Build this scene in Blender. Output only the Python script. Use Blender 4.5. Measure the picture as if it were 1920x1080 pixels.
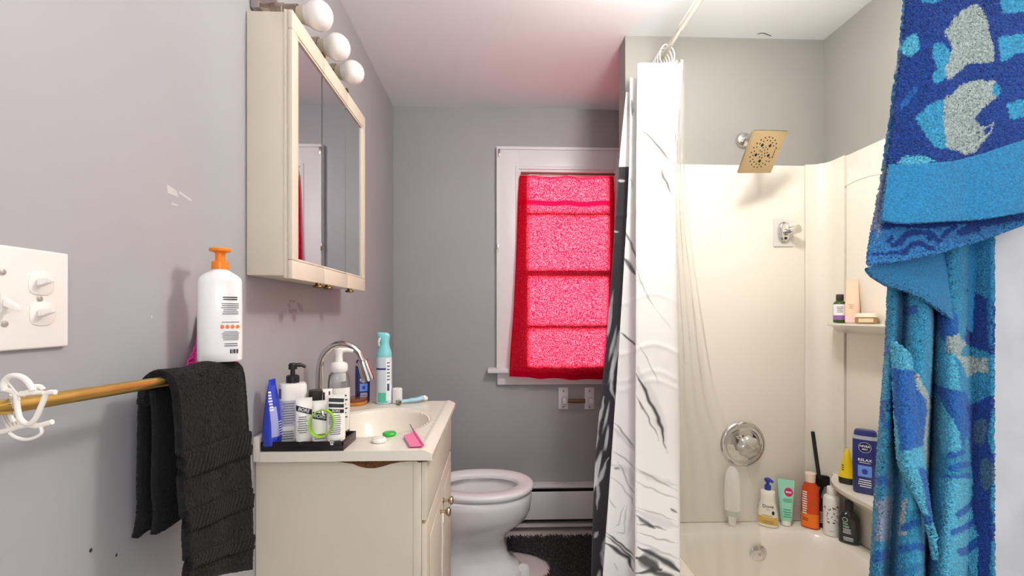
import bpy, bmesh, math, random
import numpy as np
from mathutils import Vector, Matrix

for o in list(bpy.data.objects): bpy.data.objects.remove(o)
SC = bpy.context.scene; COL = SC.collection
PI = math.pi; random.seed(4); RNG = np.random.default_rng(4)

# ------------------------------------------------------------------ camera, world, lights, exposure
CAM_H = 1.244; YAW = math.atan(30/853.33); FPX = 853.33; HOR = 588.0
cd = bpy.data.cameras.new('camera'); cam = bpy.data.objects.new('camera', cd); COL.objects.link(cam)
cd.sensor_width = 36; cd.lens = 36*FPX/1920; cd.shift_y = (HOR-540)/1920; cd.clip_start = .01
cam.location = (0, 0, CAM_H); cam.rotation_euler = (PI/2, 0, -YAW)
SC.camera = cam

W = bpy.data.worlds.new('daylight'); SC.world = W; W.use_nodes = True
bg = W.node_tree.nodes['Background']; bg.inputs[0].default_value = (.96, .97, 1, 1); bg.inputs[1].default_value = 0.62

def lamp(name, kind, loc, power, color, rot=(0,0,0), **kw):
    l = bpy.data.lights.new(name, kind); l.energy = power; l.color = color
    for k, v in kw.items(): setattr(l, k, v)
    o = bpy.data.objects.new(name, l); o.location = loc; o.rotation_euler = rot; COL.objects.link(o); return o
lamp('ceiling_lamp_light', 'POINT', (.62, 1.10, 2.21), 21.5, (1, .96, .91), shadow_soft_size=.09)
lamp('window_daylight', 'AREA', (.42, 5.2, 1.75), 195, (1, .98, .97), (-PI/2, 0, 0), shape='RECTANGLE', size=.8, size_y=.6)
lamp('camera_flash', 'AREA', (0, -.12, 1.36), 1.15, (1, .98, .96), (PI/2, 0, 0), size=.22)
lamp('ceiling_fill_light', 'AREA', (.75, -.55, 1.75), 15, (1, .97, .94), (PI, 0, 0), size=.6)  # added upward fill behind the camera to brighten the ceiling, no real lamp

SC.view_settings.view_transform = 'Standard'; SC.view_settings.look = 'None'
SC.view_settings.gamma = 1; SC.view_settings.use_curve_mapping = False
SC.view_settings.exposure = 0.8
try:
    SC.cycles.use_denoising = True; SC.cycles.max_bounces = 10; SC.cycles.transparent_max_bounces = 24
    SC.cycles.sample_clamp_indirect = 6; SC.cycles.caustics_reflective = False; SC.cycles.caustics_refractive = False
except Exception: pass

# ------------------------------------------------------------------ helpers
S_, C_ = math.sin(YAW), math.cos(YAW)
def at(px, py, y):
    """world point lying at depth y (room axis) seen at photo position px, py"""
    u = (px-960)/FPX; v = (HOR-py)/FPX
    dx, dy, dz = S_+u*C_, C_-u*S_, v
    t = y/dy; return (dx*t, y, CAM_H+dz*t)
def onz(px, py, z):
    u = (px-960)/FPX; v = (HOR-py)/FPX
    dx, dy, dz = S_+u*C_, C_-u*S_, v
    t = (z-CAM_H)/dz; return (dx*t, dy*t, z)

def lin(h):
    h = h.lstrip('#'); c = [int(h[i:i+2], 16)/255 for i in (0, 2, 4)]
    return tuple(x/12.92 if x <= .04045 else ((x+.055)/1.055)**2.4 for x in c)
def rgba(h): return (*lin(h), 1)

MATS = {}
def mat(name, color, rough=.5, metal=0, bump=0, scale=60, var=0, vscale=6, trans=0, ior=1.45, coat=0, spec=None, attr=None, sss=0, sheen=0, alpha=1, detail=3):
    if name in MATS: return MATS[name]
    m = bpy.data.materials.new(name); m.use_nodes = True; nt = m.node_tree; N = nt.nodes; L = nt.links
    b = N['Principled BSDF']; b.inputs['Roughness'].default_value = rough; b.inputs['Metallic'].default_value = metal
    b.inputs['Base Color'].default_value = rgba(color)
    b.inputs['IOR'].default_value = ior; b.inputs['Transmission Weight'].default_value = trans
    b.inputs['Coat Weight'].default_value = coat; b.inputs['Alpha'].default_value = alpha
    if sheen: b.inputs['Sheen Weight'].default_value = sheen
    if spec is not None: b.inputs['Specular IOR Level'].default_value = spec
    if sss:
        b.inputs['Subsurface Weight'].default_value = sss; b.inputs['Subsurface Scale'].default_value = .01
    tc = N.new('ShaderNodeTexCoord')
    src = None
    if attr:
        a = N.new('ShaderNodeAttribute'); a.attribute_name = attr; src = a.outputs['Color']
        L.new(src, b.inputs['Base Color'])
    if var:
        n = N.new('ShaderNodeTexNoise'); n.inputs['Scale'].default_value = vscale; n.inputs['Detail'].default_value = detail
        L.new(tc.outputs['Object'], n.inputs['Vector'])
        mr = N.new('ShaderNodeMapRange'); mr.inputs[1].default_value = .3; mr.inputs[2].default_value = .7
        mr.inputs[3].default_value = 1-var; mr.inputs[4].default_value = 1+var
        L.new(n.outputs['Fac'], mr.inputs[0])
        mx = N.new('ShaderNodeMix'); mx.data_type = 'RGBA'; mx.blend_type = 'MULTIPLY'; mx.inputs[0].default_value = 1
        if src: L.new(src, mx.inputs[6])
        else: mx.inputs[6].default_value = rgba(color)
        L.new(mr.outputs[0], mx.inputs[7]); L.new(mx.outputs[2], b.inputs['Base Color'])
    if bump:
        n2 = N.new('ShaderNodeTexNoise'); n2.inputs['Scale'].default_value = scale; n2.inputs['Detail'].default_value = detail
        L.new(tc.outputs['Object'], n2.inputs['Vector'])
        bp = N.new('ShaderNodeBump'); bp.inputs['Strength'].default_value = bump; bp.inputs['Distance'].default_value = .004
        L.new(n2.outputs['Fac'], bp.inputs['Height']); L.new(bp.outputs[0], b.inputs['Normal'])
    MATS[name] = m; return m

def link(name, me, m, parent=None, smooth=True, angle=40):
    o = bpy.data.objects.new(name, me); COL.objects.link(o)
    if m is not None and not me.materials: me.materials.append(m)
    if smooth:
        me.polygons.foreach_set('use_smooth', [True]*len(me.polygons))
        if angle < 180: me.set_sharp_from_angle(angle=math.radians(angle))
    if parent is not None: o.parent = parent
    return o
def finish(name, bm, m, parent=None, smooth=True, angle=40, recalc=True):
    if recalc: bmesh.ops.recalc_face_normals(bm, faces=bm.faces)
    me = bpy.data.meshes.new(name); bm.to_mesh(me); bm.free(); me.update()
    return link(name, me, m, parent, smooth, angle)
def tag(o, label=None, cat=None, group=None, kind=None):
    if label: o['label'] = label
    if cat: o['category'] = cat
    if group: o['group'] = group
    if kind: o['kind'] = kind
    return o
def thing(name, label, cat, loc=(0,0,0), rz=0, group=None):
    o = bpy.data.objects.new(name, None); COL.objects.link(o); o.empty_display_size = .05
    o.location = loc; o.rotation_euler = (0, 0, rz); return tag(o, label, cat, group)
def to_parent(o, p):
    """o was built in world coordinates; hang it under p without moving it"""
    o.parent = p; M = Matrix.LocRotScale(p.location, p.rotation_euler, p.scale); o.matrix_parent_inverse = M.inverted(); return o

def box(bm, a, b, bev=0, seg=2):
    a = [min(a[i], b[i]) for i in range(3)] if True else a; 
    lo = a; hi = [max(x) for x in zip(a, b)]
    r = bmesh.ops.create_cube(bm, size=1)
    vs = r['verts']
    for v in vs:
        v.co = Vector([(lo[i]+hi[i])/2 + v.co[i]*(hi[i]-lo[i]) for i in range(3)])
    if bev:
        es = list({e for v in vs for e in v.link_edges})
        bmesh.ops.bevel(bm, geom=es, offset=bev, segments=seg, affect='EDGES', profile=.6)
def bx(name, a, b, m, parent=None, bev=0, seg=2):
    lo = [min(p, q) for p, q in zip(a, b)]; hi = [max(p, q) for p, q in zip(a, b)]
    bm = bmesh.new(); box(bm, lo, hi, bev, seg); return finish(name, bm, m, parent)
def frame_axes(d):
    d = Vector(d).normalized(); up = Vector((0,0,1)) if abs(d.z) < .95 else Vector((1,0,0))
    a = d.cross(up).normalized(); b = a.cross(d).normalized(); return a, b
def tube(bm, pts, r, seg=12, cap=True, flat=1.0):
    pts = [Vector(p) for p in pts]; n = len(pts)
    rs = r if isinstance(r, (list, tuple)) else [r]*n
    rings = []; pa = None
    for i, p in enumerate(pts):
        d = (pts[min(i+1, n-1)]-pts[max(i-1, 0)]).normalized()
        if pa is None: a, b = frame_axes(d)
        else:
            a = (pa - d*pa.dot(d)).normalized(); b = a.cross(d).normalized()
        pa = a
        rings.append([bm.verts.new(p + (a*math.cos(t)+b*math.sin(t)*flat)*rs[i]) for t in [2*PI*k/seg for k in range(seg)]])
    for i in range(n-1):
        for k in range(seg):
            bm.faces.new((rings[i][k], rings[i][(k+1)%seg], rings[i+1][(k+1)%seg], rings[i+1][k]))
    if cap:
        bm.faces.new(rings[0][::-1]); bm.faces.new(rings[-1])
def tb(name, pts, r, m, parent=None, seg=12, flat=1.0, angle=60):
    bm = bmesh.new(); tube(bm, pts, r, seg, True, flat); return finish(name, bm, m, parent, angle=angle)
def smoothpts(pts, n=8):
    P = np.array(pts, float); return [tuple(p) for p in cr(P, (len(pts)-1)*n+1)]
def ring_pts(rx, ry, n, seg):
    out = []
    for k in range(seg):
        t = 2*PI*k/seg; c, s = math.cos(t), math.sin(t)
        out.append((rx*math.copysign(abs(c)**(2/n), c), ry*math.copysign(abs(s)**(2/n), s)))
    return out
def loft_rings(bm, rings, seg=40, cap0=True, cap1=True):
    """rings: (z, rx, ry, exponent[, cx, cy])"""
    R = []
    for q in rings:
        z, rx, ry, n = q[:4]; cx, cy = (q[4], q[5]) if len(q) > 4 else (0, 0)
        R.append([bm.verts.new((cx+x, cy+y, z)) for x, y in ring_pts(rx, ry, n, seg)])
    for i in range(len(R)-1):
        for k in range(seg): bm.faces.new((R[i][k], R[i][(k+1)%seg], R[i+1][(k+1)%seg], R[i+1][k]))
    if cap0: bm.faces.new(R[0][::-1])
    if cap1: bm.faces.new(R[-1])
def lf(name, rings, m, parent=None, seg=40, cap0=True, cap1=True, angle=35):
    bm = bmesh.new(); loft_rings(bm, rings, seg, cap0, cap1); return finish(name, bm, m, parent, angle=angle)
def lathe(name, prof, m, parent=None, seg=32, angle=35, loc=(0,0,0), axis='z'):
    bm = bmesh.new(); R = []
    for r, z in prof:
        row = []
        for k in range(seg):
            t = 2*PI*k/seg; p = (r*math.cos(t), r*math.sin(t), z)
            if axis == 'x': p = (p[2], p[0], p[1])
            if axis == 'y': p = (p[0], p[2], p[1])
            row.append(bm.verts.new((loc[0]+p[0], loc[1]+p[1], loc[2]+p[2])))
        R.append(row)
    for i in range(len(R)-1):
        for k in range(seg): bm.faces.new((R[i][k], R[i][(k+1)%seg], R[i+1][(k+1)%seg], R[i+1][k]))
    bm.faces.new(R[0][::-1]); bm.faces.new(R[-1])
    return finish(name, bm, m, parent, angle=angle)

def cr(P, n, axis=0):
    """Catmull-Rom resampling of an array along an axis"""
    P = np.moveaxis(np.asarray(P, float), axis, 0); k = len(P)
    if k == 2:
        t = np.linspace(0, 1, n).reshape([-1]+[1]*(P.ndim-1)); return np.moveaxis(P[0]*(1-t)+P[1]*t, 0, axis)
    t = np.linspace(0, k-1, n); i = np.minimum(t.astype(int), k-2); f = (t-i).reshape([-1]+[1]*(P.ndim-1))
    p0 = P[np.maximum(i-1, 0)]; p1 = P[i]; p2 = P[i+1]; p3 = P[np.minimum(i+2, k-1)]
    out = .5*((2*p1)+(p2-p0)*f+(2*p0-5*p1+4*p2-p3)*f**2+(3*p1-p0-3*p2+p3)*f**3)
    return np.moveaxis(out, 0, axis)
def grid_mesh(name, V, m, parent=None, colors=None, closed=False, smooth=True):
    """V: (nv, nu, 3) array -> mesh"""
    nv, nu = V.shape[:2]; me = bpy.data.meshes.new(name)
    me.vertices.add(nv*nu); me.vertices.foreach_set('co', V.reshape(-1).astype(np.float32))
    cu = nu if closed else nu-1
    j, i = np.meshgrid(np.arange(nv-1), np.arange(cu), indexing='ij')
    a = j*nu+i; b = j*nu+(i+1)%nu; c = (j+1)*nu+(i+1)%nu; d = (j+1)*nu+i
    q = np.stack([a, b, c, d], -1).reshape(-1)
    nf = len(q)//4
    me.loops.add(nf*4); me.loops.foreach_set('vertex_index', q.astype(np.int32))
    me.polygons.add(nf); me.polygons.foreach_set('loop_start', np.arange(0, nf*4, 4, dtype=np.int32))
    me.update(calc_edges=True); me.validate()
    if colors is not None:
        at_ = me.color_attributes.new('pattern', 'FLOAT_COLOR', 'POINT')
        cc = np.concatenate([colors.reshape(-1, 3), np.ones((nv*nu, 1))], 1).astype(np.float32)
        at_.data.foreach_set('color', cc.reshape(-1))
    return link(name, me, m, parent, smooth, 180)
def solid(o, t, off=0):
    md = o.modifiers.new('thickness', 'SOLIDIFY'); md.thickness = t; md.offset = off; md.use_rim = True; return o
def vnoise(shape, cells, seed=0):
    """smooth value noise on a grid"""
    r = np.random.default_rng(seed); g = r.standard_normal((cells[0]+2, cells[1]+2))
    return cr(cr(g, shape[0], 0), shape[1], 1)
def pseudo(x, y, seed=0, freq=1.0):
    """smooth pseudo noise at arbitrary points"""
    r = np.random.default_rng(seed); v = np.zeros_like(x)
    for k in range(7):
        a = r.uniform(0, 2*PI); f = freq*r.uniform(.6, 1.7); p = r.uniform(0, 2*PI)
        v += np.sin((x*math.cos(a)+y*math.sin(a))*f+p)
    return v/3.2
def seg_dist(px, py, pts):
    d = np.full(px.shape, 1e9); tt = np.zeros(px.shape); n = len(pts)-1
    for k in range(n):
        ax, ay = pts[k]; bx_, by_ = pts[k+1]; vx, vy = bx_-ax, by_-ay; l2 = vx*vx+vy*vy+1e-9
        t = np.clip(((px-ax)*vx+(py-ay)*vy)/l2, 0, 1)
        q = np.hypot(px-ax-t*vx, py-ay-t*vy); s = q < d; d = np.where(s, q, d); tt = np.where(s, (k+t)/n, tt)
    return d, tt

def text_mesh(s, size, bold=0.0):
    cu = bpy.data.curves.new('txt', 'FONT'); cu.body = s; cu.size = size; cu.align_x = 'CENTER'; cu.align_y = 'CENTER'; cu.offset = bold; cu.resolution_u = 3
    o = bpy.data.objects.new('txt', cu); COL.objects.link(o); bpy.context.view_layer.update()
    me = bpy.data.meshes.new_from_object(o.evaluated_get(bpy.context.evaluated_depsgraph_get()))
    bpy.data.objects.remove(o); bpy.data.curves.remove(cu); return me
def txt(name, s, size, m, parent, fn, bold=0, rot=0, sx=1):
    """lettering bent onto a surface; fn maps (x, y) to a point"""
    me = text_mesh(s, size, bold); c, si = math.cos(rot), math.sin(rot)
    me.name = name
    for v in me.vertices:
        x, y = v.co.x*sx, v.co.y
        v.co = fn(x*c-y*si, x*si+y*c)
    return link(name, me, m, parent, False)

class Bottle:
    """a bottle: an Empty with a lofted body; -Y is its front"""
    def __init__(s, name, label, cat, loc, rz, rings, m, group=None, seg=48, body='body'):
        s.root = thing(name, label, cat, loc, rz, group); s.rings = rings
        s.body = lf(body, rings, m, s.root, seg)
    def front(s, x, z, off=.0006):
        R = s.rings; Z = [r[0] for r in R]
        rx = np.interp(z, Z, [r[1] for r in R]); ry = np.interp(z, Z, [r[2] for r in R]); n = np.interp(z, Z, [r[3] for r in R])
        u = min(abs(x)/max(rx, 1e-6), .995)
        return (x, -ry*(1-u**n)**(1/n)-off, z)
    def patch(s, name, x0, x1, z0, z1, m, off=.0005, shape=None, nu=16, nv=10):
        """printed label: a thin piece of the surface; shape='disc' makes it round"""
        bm = bmesh.new(); cx, cz = (x0+x1)/2, (z0+z1)/2
        if shape == 'disc':
            ctr = bm.verts.new(s.front(cx, cz, off)); P = None; rings = []
            for k in range(1, 5):
                rings.append([bm.verts.new(s.front(cx+math.cos(t)*(x1-x0)/2*k/4, cz+math.sin(t)*(z1-z0)/2*k/4, off)) for t in [2*PI*i/28 for i in range(28)]])
            for i in range(28):
                bm.faces.new((ctr, rings[0][i], rings[0][(i+1)%28]))
                for k in range(3): bm.faces.new((rings[k][i], rings[k+1][i], rings[k+1][(i+1)%28], rings[k][(i+1)%28]))
        else:
            V = [[bm.verts.new(s.front(x0+(x1-x0)*i/nu, z0+(z1-z0)*j/nv, off)) for i in range(nu+1)] for j in range(nv+1)]
            for j in range(nv):
                for i in range(nu): bm.faces.new((V[j][i], V[j][i+1], V[j+1][i+1], V[j+1][i]))
        o = finish(name, bm, m, s.root, recalc=False); return o
    def text(s, t, x, z, size, m, name='lettering', rot=0, bold=0, off=.0009, sx=1):
        return txt(name, t, size, m, s.root, lambda a, b: s.front(x+a, z+b, off), bold, rot, sx)
    def lines(s, x0, x1, z0, z1, n, m, name='small_print', seed=1, th=.4, off=.0008):
        """rows of print too small to read"""
        bm = bmesh.new(); r = random.Random(seed); pitch = (z1-z0)/n
        for k in range(n):
            z = z1-(k+.5)*pitch; e = r.uniform(0, .3)*(x1-x0)*.5; a = x0+e; b = x1-e*r.uniform(.2, 1); nn = 10
            up = [bm.verts.new(s.front(a+(b-a)*i/nn, z+pitch*th/2, off)) for i in range(nn+1)]
            dn = [bm.verts.new(s.front(a+(b-a)*i/nn, z-pitch*th/2, off)) for i in range(nn+1)]
            for i in range(nn): bm.faces.new((dn[i], dn[i+1], up[i+1], up[i]))
        return finish(name, bm, m, s.root, recalc=False)
def facing(x, y, off=0): return math.atan2(-x, y)+off

# ------------------------------------------------------------------ materials
def pane_mat(name, tint=(1, 1, 1), rough=.02, ior=1.45, body=0, bodycol=(.9, .9, .9)):
    m = bpy.data.materials.new(name); m.use_nodes = True; nt = m.node_tree; N = nt.nodes; L = nt.links; N.remove(N['Principled BSDF']); out = N['Material Output']
    tr = N.new('ShaderNodeBsdfTransparent'); tr.inputs[0].default_value = (*tint, 1); gl = N.new('ShaderNodeBsdfGlossy'); gl.inputs['Roughness'].default_value = rough
    fr = N.new('ShaderNodeFresnel'); fr.inputs[0].default_value = ior; mx = N.new('ShaderNodeMixShader'); src = tr.outputs[0]
    if body:
        d = N.new('ShaderNodeBsdfDiffuse'); d.inputs[0].default_value = (*bodycol, 1); m1 = N.new('ShaderNodeMixShader'); m1.inputs[0].default_value = body
        L.new(src, m1.inputs[1]); L.new(d.outputs[0], m1.inputs[2]); src = m1.outputs[0]
    L.new(fr.outputs[0], mx.inputs[0]); L.new(src, mx.inputs[1]); L.new(gl.outputs[0], mx.inputs[2]); L.new(mx.outputs[0], out.inputs[0]); MATS[name] = m; return m
M = dict(
    wall=mat('grey_wall_paint', '#a8a7aa', .42, bump=.12, scale=35, var=.03, vscale=3),
    endwall=mat('greige_wall_paint', '#989690', .5, bump=.08, scale=40, var=.02),
    ceil=mat('ceiling_paint', '#f0f2f4', .8, bump=.06, scale=30, var=.02, vscale=2),
    floor=mat('pale_floor_vinyl', '#d6cdcb', .45, bump=.04, scale=20, var=.05, vscale=9),
    white=mat('white_trim_paint', '#e6e4e6', .38, bump=.05, scale=25),
    board=mat('rough_white_board_paint', '#c9c9cc', .6, bump=.5, scale=28, var=.08, vscale=16),
    cream=mat('cream_laminate', '#ddd2bf', .38, bump=.03, scale=12, var=.02),
    counter=mat('cultured_marble_cream', '#eee7d8', .2, coat=.3, var=.015, vscale=14),
    surround=mat('ivory_acrylic', '#eae3d6', .22, bump=.02, scale=8, coat=.2),
    tub=mat('ivory_enamel', '#eae3d5', .18, coat=.4),
    porcelain=mat('white_porcelain', '#eeeeef', .08, coat=.5),
    chrome=mat('chrome', '#d5d3d0', .07, 1),
    brushed=mat('brushed_nickel', '#c6b18d', .28, 1, bump=.05, scale=120),
    oldchrome=mat('tarnished_chrome', '#a89a88', .22, 1, bump=.2, scale=40, var=.25, vscale=30),
    brass=mat('brass', '#dcb765', .32, 1, bump=.05, scale=90, var=.08, vscale=40),
    bronze=mat('tarnished_bronze', '#7a5a32', .35, 1),
    mirror=mat('mirror_glass', '#e4e4e8', .015, 1),
    plasticw=mat('white_plastic', '#ece7e1', .3),
    plasticb=mat('black_plastic', '#171518', .3),
    dark=mat('dark_gap', '#1d1a1c', .7),
    bulb=mat('frosted_bulb_glass', '#f4efec', .12, sss=.3, coat=.5),
    glass=mat('clear_plastic', '#ffffff', .04, trans=1, ior=1.3),
    ink=mat('grey_print', '#6d6c70', .5), inkd=mat('black_print', '#1b1a1c', .45), inkw=mat('white_print', '#f1f0f2', .5),
)
# ------------------------------------------------------------------ the room
XL, YB, XR, CE = -.593, 2.65, 1.433, 2.44
EY, EX, ET = 1.94, .556, .10          # shower end wall: face, free edge, thickness
NY0, NY1 = .49, .59                   # near wall of the shower alcove
BACK = -.9
def struct(o): o['kind'] = 'structure'; return o
struct(bx('floor', (XL-.1, BACK, -.06), (XR+.1, YB+.1, 0), M['floor']))
struct(bx('ceiling', (XL-.1, BACK, CE), (XR+.1, YB+.12, CE+.06), M['ceil']))
# left wall with its scuffs
wl = struct(bx('wall_left', (XL-.1, BACK, 0), (XL, YB+.1, CE), M['wall']))
def decal(name, pts, m, parent, n=(1,0,0), t=.0004):
    bm = bmesh.new(); vs = [bm.verts.new(p) for p in pts]; f = bm.faces.new(vs)
    r = bmesh.ops.extrude_face_region(bm, geom=[f])
    for v in [g for g in r['geom'] if isinstance(g, bmesh.types.BMVert)]: v.co += Vector(n)*t
    return finish(name, bm, m, parent, False)
sc_m = mat('pale_scuff', '#c6c3c2', .5); sd_m = mat('dark_chip', '#3a3436', .7)
def lw(px, py, x=XL):
    u = (px-960)/FPX; v = (HOR-py)/FPX; dx, dy = S_+u*C_, C_-u*S_; t = x/dx; return (x, dy*t, CAM_H+v*t)
for pts in ([(312,345),(330,357),(335,370),(314,362)], [(336,358),(360,375),(357,377),(334,362)], [(322,380),(334,384),(333,387),(321,383)]):
    decal('scuff', [lw(*p) for p in pts], sc_m, wl)
for p in ((170,1032,4),(218,1041,3),(284,594,3)):
    q = lw(p[0], p[1]); r = p[2]*q[1]/FPX
    decal('paint_chip', [(q[0], q[1]+r*math.cos(a)*.8, q[2]+r*math.sin(a)) for a in [k*PI/4 for k in range(8)]], sd_m if p[0] < 250 else sc_m, wl)
# rubbed patch under the medicine cabinet, and a paint crack in the ceiling
for pts in ([(541,563),(552,562),(555,566),(543,567)], [(539,570),(543,569),(545,576),(541,577)], [(541,579),(556,580),(557,586),(543,587)], [(557,566),(566,572),(569,585),(563,584),(558,574)]):
    decal('smudge', [lw(*p) for p in pts], mat('wall_smudge', '#94919a', .5), wl)
crk = bpy.data.objects['ceiling']; cp_ = [onz(px, py, CE-.0003) for px, py in ((1420,64),(1425,62.5),(1431,62.2),(1437,64),(1446,67.5))]
ck = tb('paint_crack', smoothpts(cp_, 4), [.0012]+[.0028]*12+[.0022]*3+[.0012], mat('crack_grey', '#6c6a66', .8), crk, 8, .4)  # dark grey line of the cracked paint
# back wall around the window opening
WX0, WX1, WZ0, WZ1 = .125, .705, .93, 2.085
bm = bmesh.new()
box(bm, (XL, YB, 0), (WX0, YB+.14, CE)); box(bm, (WX1, YB, 0), (XR+.1, YB+.14, CE))
box(bm, (WX0, YB, 0), (WX1, YB+.14, WZ0)); box(bm, (WX0, YB, WZ1), (WX1, YB+.14, CE))
struct(finish('wall_back', bm, M['wall'], smooth=False))
struct(bx('wall_right', (XR, BACK, 0), (XR+.1, YB+.1, CE), M['endwall']))
struct(bx('wall_end', (EX, EY, 0), (XR, EY+ET, CE), M['endwall']))
# near wall of the alcove, closed by a white painted board
nw = struct(bx('wall_near', (EX, NY0+.018, 0), (XR, NY1, CE), M['endwall']))
struct(bx('trim_1', (EX, NY0, 0), (EX+.09, NY0+.018, CE), M['board'], bev=.002))
struct(bx('trim_2', (EX+.0915, NY0+.001, 0), (EX+.30, NY0+.018, CE), M['board'], bev=.002))

# ------------------------------------------------------------------ window
win = tag(bpy.data.objects.new('window_1', None), kind='structure'); COL.objects.link(win); win.location = (.414, YB, .93)
def wpart(name, a, b, m=None, bev=.003): return to_parent(bx(name, a, b, m or M['white'], None, bev), win)
cw = .118
wpart('casing', (WX0-cw, YB-.022, .925), (WX0+.006, YB, WZ1+cw))
wpart('casing', (WX1-.006, YB-.022, .925), (WX1+cw, YB, WZ1+cw))
wpart('casing', (WX0, YB-.022, WZ1-.006), (WX1, YB, WZ1+cw))
bm = bmesh.new()      # raised outer band and inner bead
for x0, x1 in ((WX0-cw-.004, WX0-cw+.012), (WX1+cw-.012, WX1+cw+.004)): box(bm, (x0, YB-.032, .925), (x1, YB, WZ1+cw+.004), .002)
box(bm, (WX0-cw+.012, YB-.032, WZ1+cw-.012), (WX1+cw-.012, YB, WZ1+cw+.004), .002)
for x0, x1 in ((WX0-.012, WX0+.006), (WX1-.006, WX1+.012)): box(bm, (x0, YB-.028, .925), (x1, YB, WZ1+.012), .002)
box(bm, (WX0+.006, YB-.028, WZ1-.006), (WX1-.006, YB, WZ1+.012), .002)
to_parent(finish('moulding', bm, M['white']), win)
wpart('jamb', (WX0, YB-.02, WZ0), (WX0+.018, YB+.14, WZ1)); wpart('jamb', (WX1-.018, YB-.02, WZ0), (WX1, YB+.14, WZ1))
wpart('jamb', (WX0+.018, YB-.02, WZ1-.02), (WX1-.018, YB+.14, WZ1))
wpart('stool', (WX0-cw-.055, YB-.068, .905), (WX1+cw+.055, YB+.06, .932), bev=.006)
wpart('apron', (WX0-cw, YB-.024, .833), (WX1+cw, YB, .905), bev=.004)
wpart('sill', (WX0, YB+.06, .90), (WX1, YB+.16, .93))
def zat(py, y): return at(1050, py, y)[2]
sx0, sx1 = WX0+.018, WX1-.018
for nm, y0, z0, z1, rails in (('upper_sash', YB+.036, zat(520, YB+.08), WZ1-.02, (zat(411, YB+.08),)), ('lower_sash', YB+.006, .932, zat(507, YB+.05), (zat(606, YB+.05),))):
    bm = bmesh.new(); y1 = y0+.028; st = .05
    box(bm, (sx0, y0, z0), (sx0+st, y1, z1)); box(bm, (sx1-st, y0, z0), (sx1, y1, z1))
    box(bm, (sx0+st, y0, z0), (sx1-st, y1, z0+.042)); box(bm, (sx0+st, y0, z1-.034), (sx1-st, y1, z1))
    for r in rails: box(bm, (sx0+st, y0, r-.011), (sx1-st, y1, r+.011))
    sash = to_parent(finish(nm, bm, M['white'], smooth=False), win)
    pane = bx('pane', (sx0+st, y0+.012, z0+.04), (sx1-st, y0+.015, z1-.03), MATS.get('window_glass') or pane_mat('window_glass'), None)
    pane.parent = sash
for px, py in ((935, 287), (932, 465)):
    p = at(px, py, YB-.024); wpart('hinge_leaf', (p[0]-.004, YB-.036, p[2]-.02), (p[0]+.008, YB-.0315, p[2]+.02), M['oldchrome'], .001)

# red curtain on its rod
rc = thing('window_curtain', 'bright red curtain panel hanging in front of the window', 'curtain', (.40, YB-.06, 2.05))
def red_cloth():
    m = bpy.data.materials.new('red_gauze'); m.use_nodes = True; nt = m.node_tree; N = nt.nodes; L = nt.links
    N.remove(N['Principled BSDF']); out = N['Material Output']
    d = N.new('ShaderNodeBsdfDiffuse'); d.inputs[0].default_value = (.62, .004, .03, 1)
    t = N.new('ShaderNodeBsdfTranslucent'); t.inputs[0].default_value = (.86, .006, .055, 1)
    mx = N.new('ShaderNodeMixShader'); mx.inputs[0].default_value = .62; L.new(d.outputs[0], mx.inputs[1]); L.new(t.outputs[0], mx.inputs[2])
    tc = N.new('ShaderNodeTexCoord'); n = N.new('ShaderNodeTexNoise'); n.inputs['Scale'].default_value = 230; n.inputs['Detail'].default_value = 2
    mp = N.new('ShaderNodeMapping'); mp.inputs['Scale'].default_value = (1, 1, .8)
    L.new(tc.outputs['Object'], mp.inputs[0]); L.new(mp.outputs[0], n.inputs['Vector'])
    a = N.new('ShaderNodeAttribute'); a.attribute_name = 'pattern'
    sep = N.new('ShaderNodeSeparateColor'); L.new(a.outputs['Color'], sep.inputs[0])
    mr = N.new('ShaderNodeMapRange'); mr.inputs[1].default_value = .46; mr.inputs[2].default_value = .62; mr.inputs[3].default_value = 0; mr.inputs[4].default_value = .32
    L.new(n.outputs['Fac'], mr.inputs[0])
    mu = N.new('ShaderNodeMath'); mu.operation = 'MULTIPLY'; L.new(mr.outputs[0], mu.inputs[0]); L.new(sep.outputs[0], mu.inputs[1])
    cm = N.new('ShaderNodeMix'); cm.data_type = 'RGBA'; cm.inputs[6].default_value = (.80, .003, .035, 1); cm.inputs[7].default_value = (1, .50, .62, 1)
    L.new(mu.outputs[0], cm.inputs[0]); L.new(cm.outputs[2], t.inputs[0]); L.new(mx.outputs[0], out.inputs[0]); return m
nv, nu = 200, 110
ctl = []
for (xl, yl, xr, yr, dep) in ((974, 329, 1150, 331, YB-.045), (971, 375, 1152, 377, YB-.05), (968, 470, 1150, 474, YB-.055), (963, 580, 1143, 584, YB-.065), (957, 660, 1136, 664, YB-.082), (955, 706, 1131, 712, YB-.09)):
    ctl.append([at(xl+(xr-xl)*k/6, yl+(yr-yl)*k/6+(2.5 if k in (2,4) else 0), dep) for k in range(7)])
V = cr(cr(ctl, nv, 0), nu, 1); s = np.linspace(0, 1, nu)[None, :]; t = np.linspace(0, 1, nv)[:, None]
V[..., 1] += .006*np.sin(s*34+1.2*np.sin(t*3))*(.35+.65*t)*(1-.7*s) + .004*np.sin(s*11+t*5) + .0015*vnoise((nv, nu), (30, 20), 3)
weave = np.ones((nv, nu)); weave[(t > .93)[:, 0], :] = 0; weave[(t < .035)[:, 0], :] = .25; weave[:, (s[0] < .02) | (s[0] > .97)] = .1
band = np.abs(t-.212) < .012; weave[band[:, 0], :] = 0
grid = grid_mesh('cloth', V, red_cloth(), None, np.repeat(weave[..., None], 3, 2)); to_parent(grid, rc)
zr = at(1050, 327, YB-.045)[2]
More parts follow.
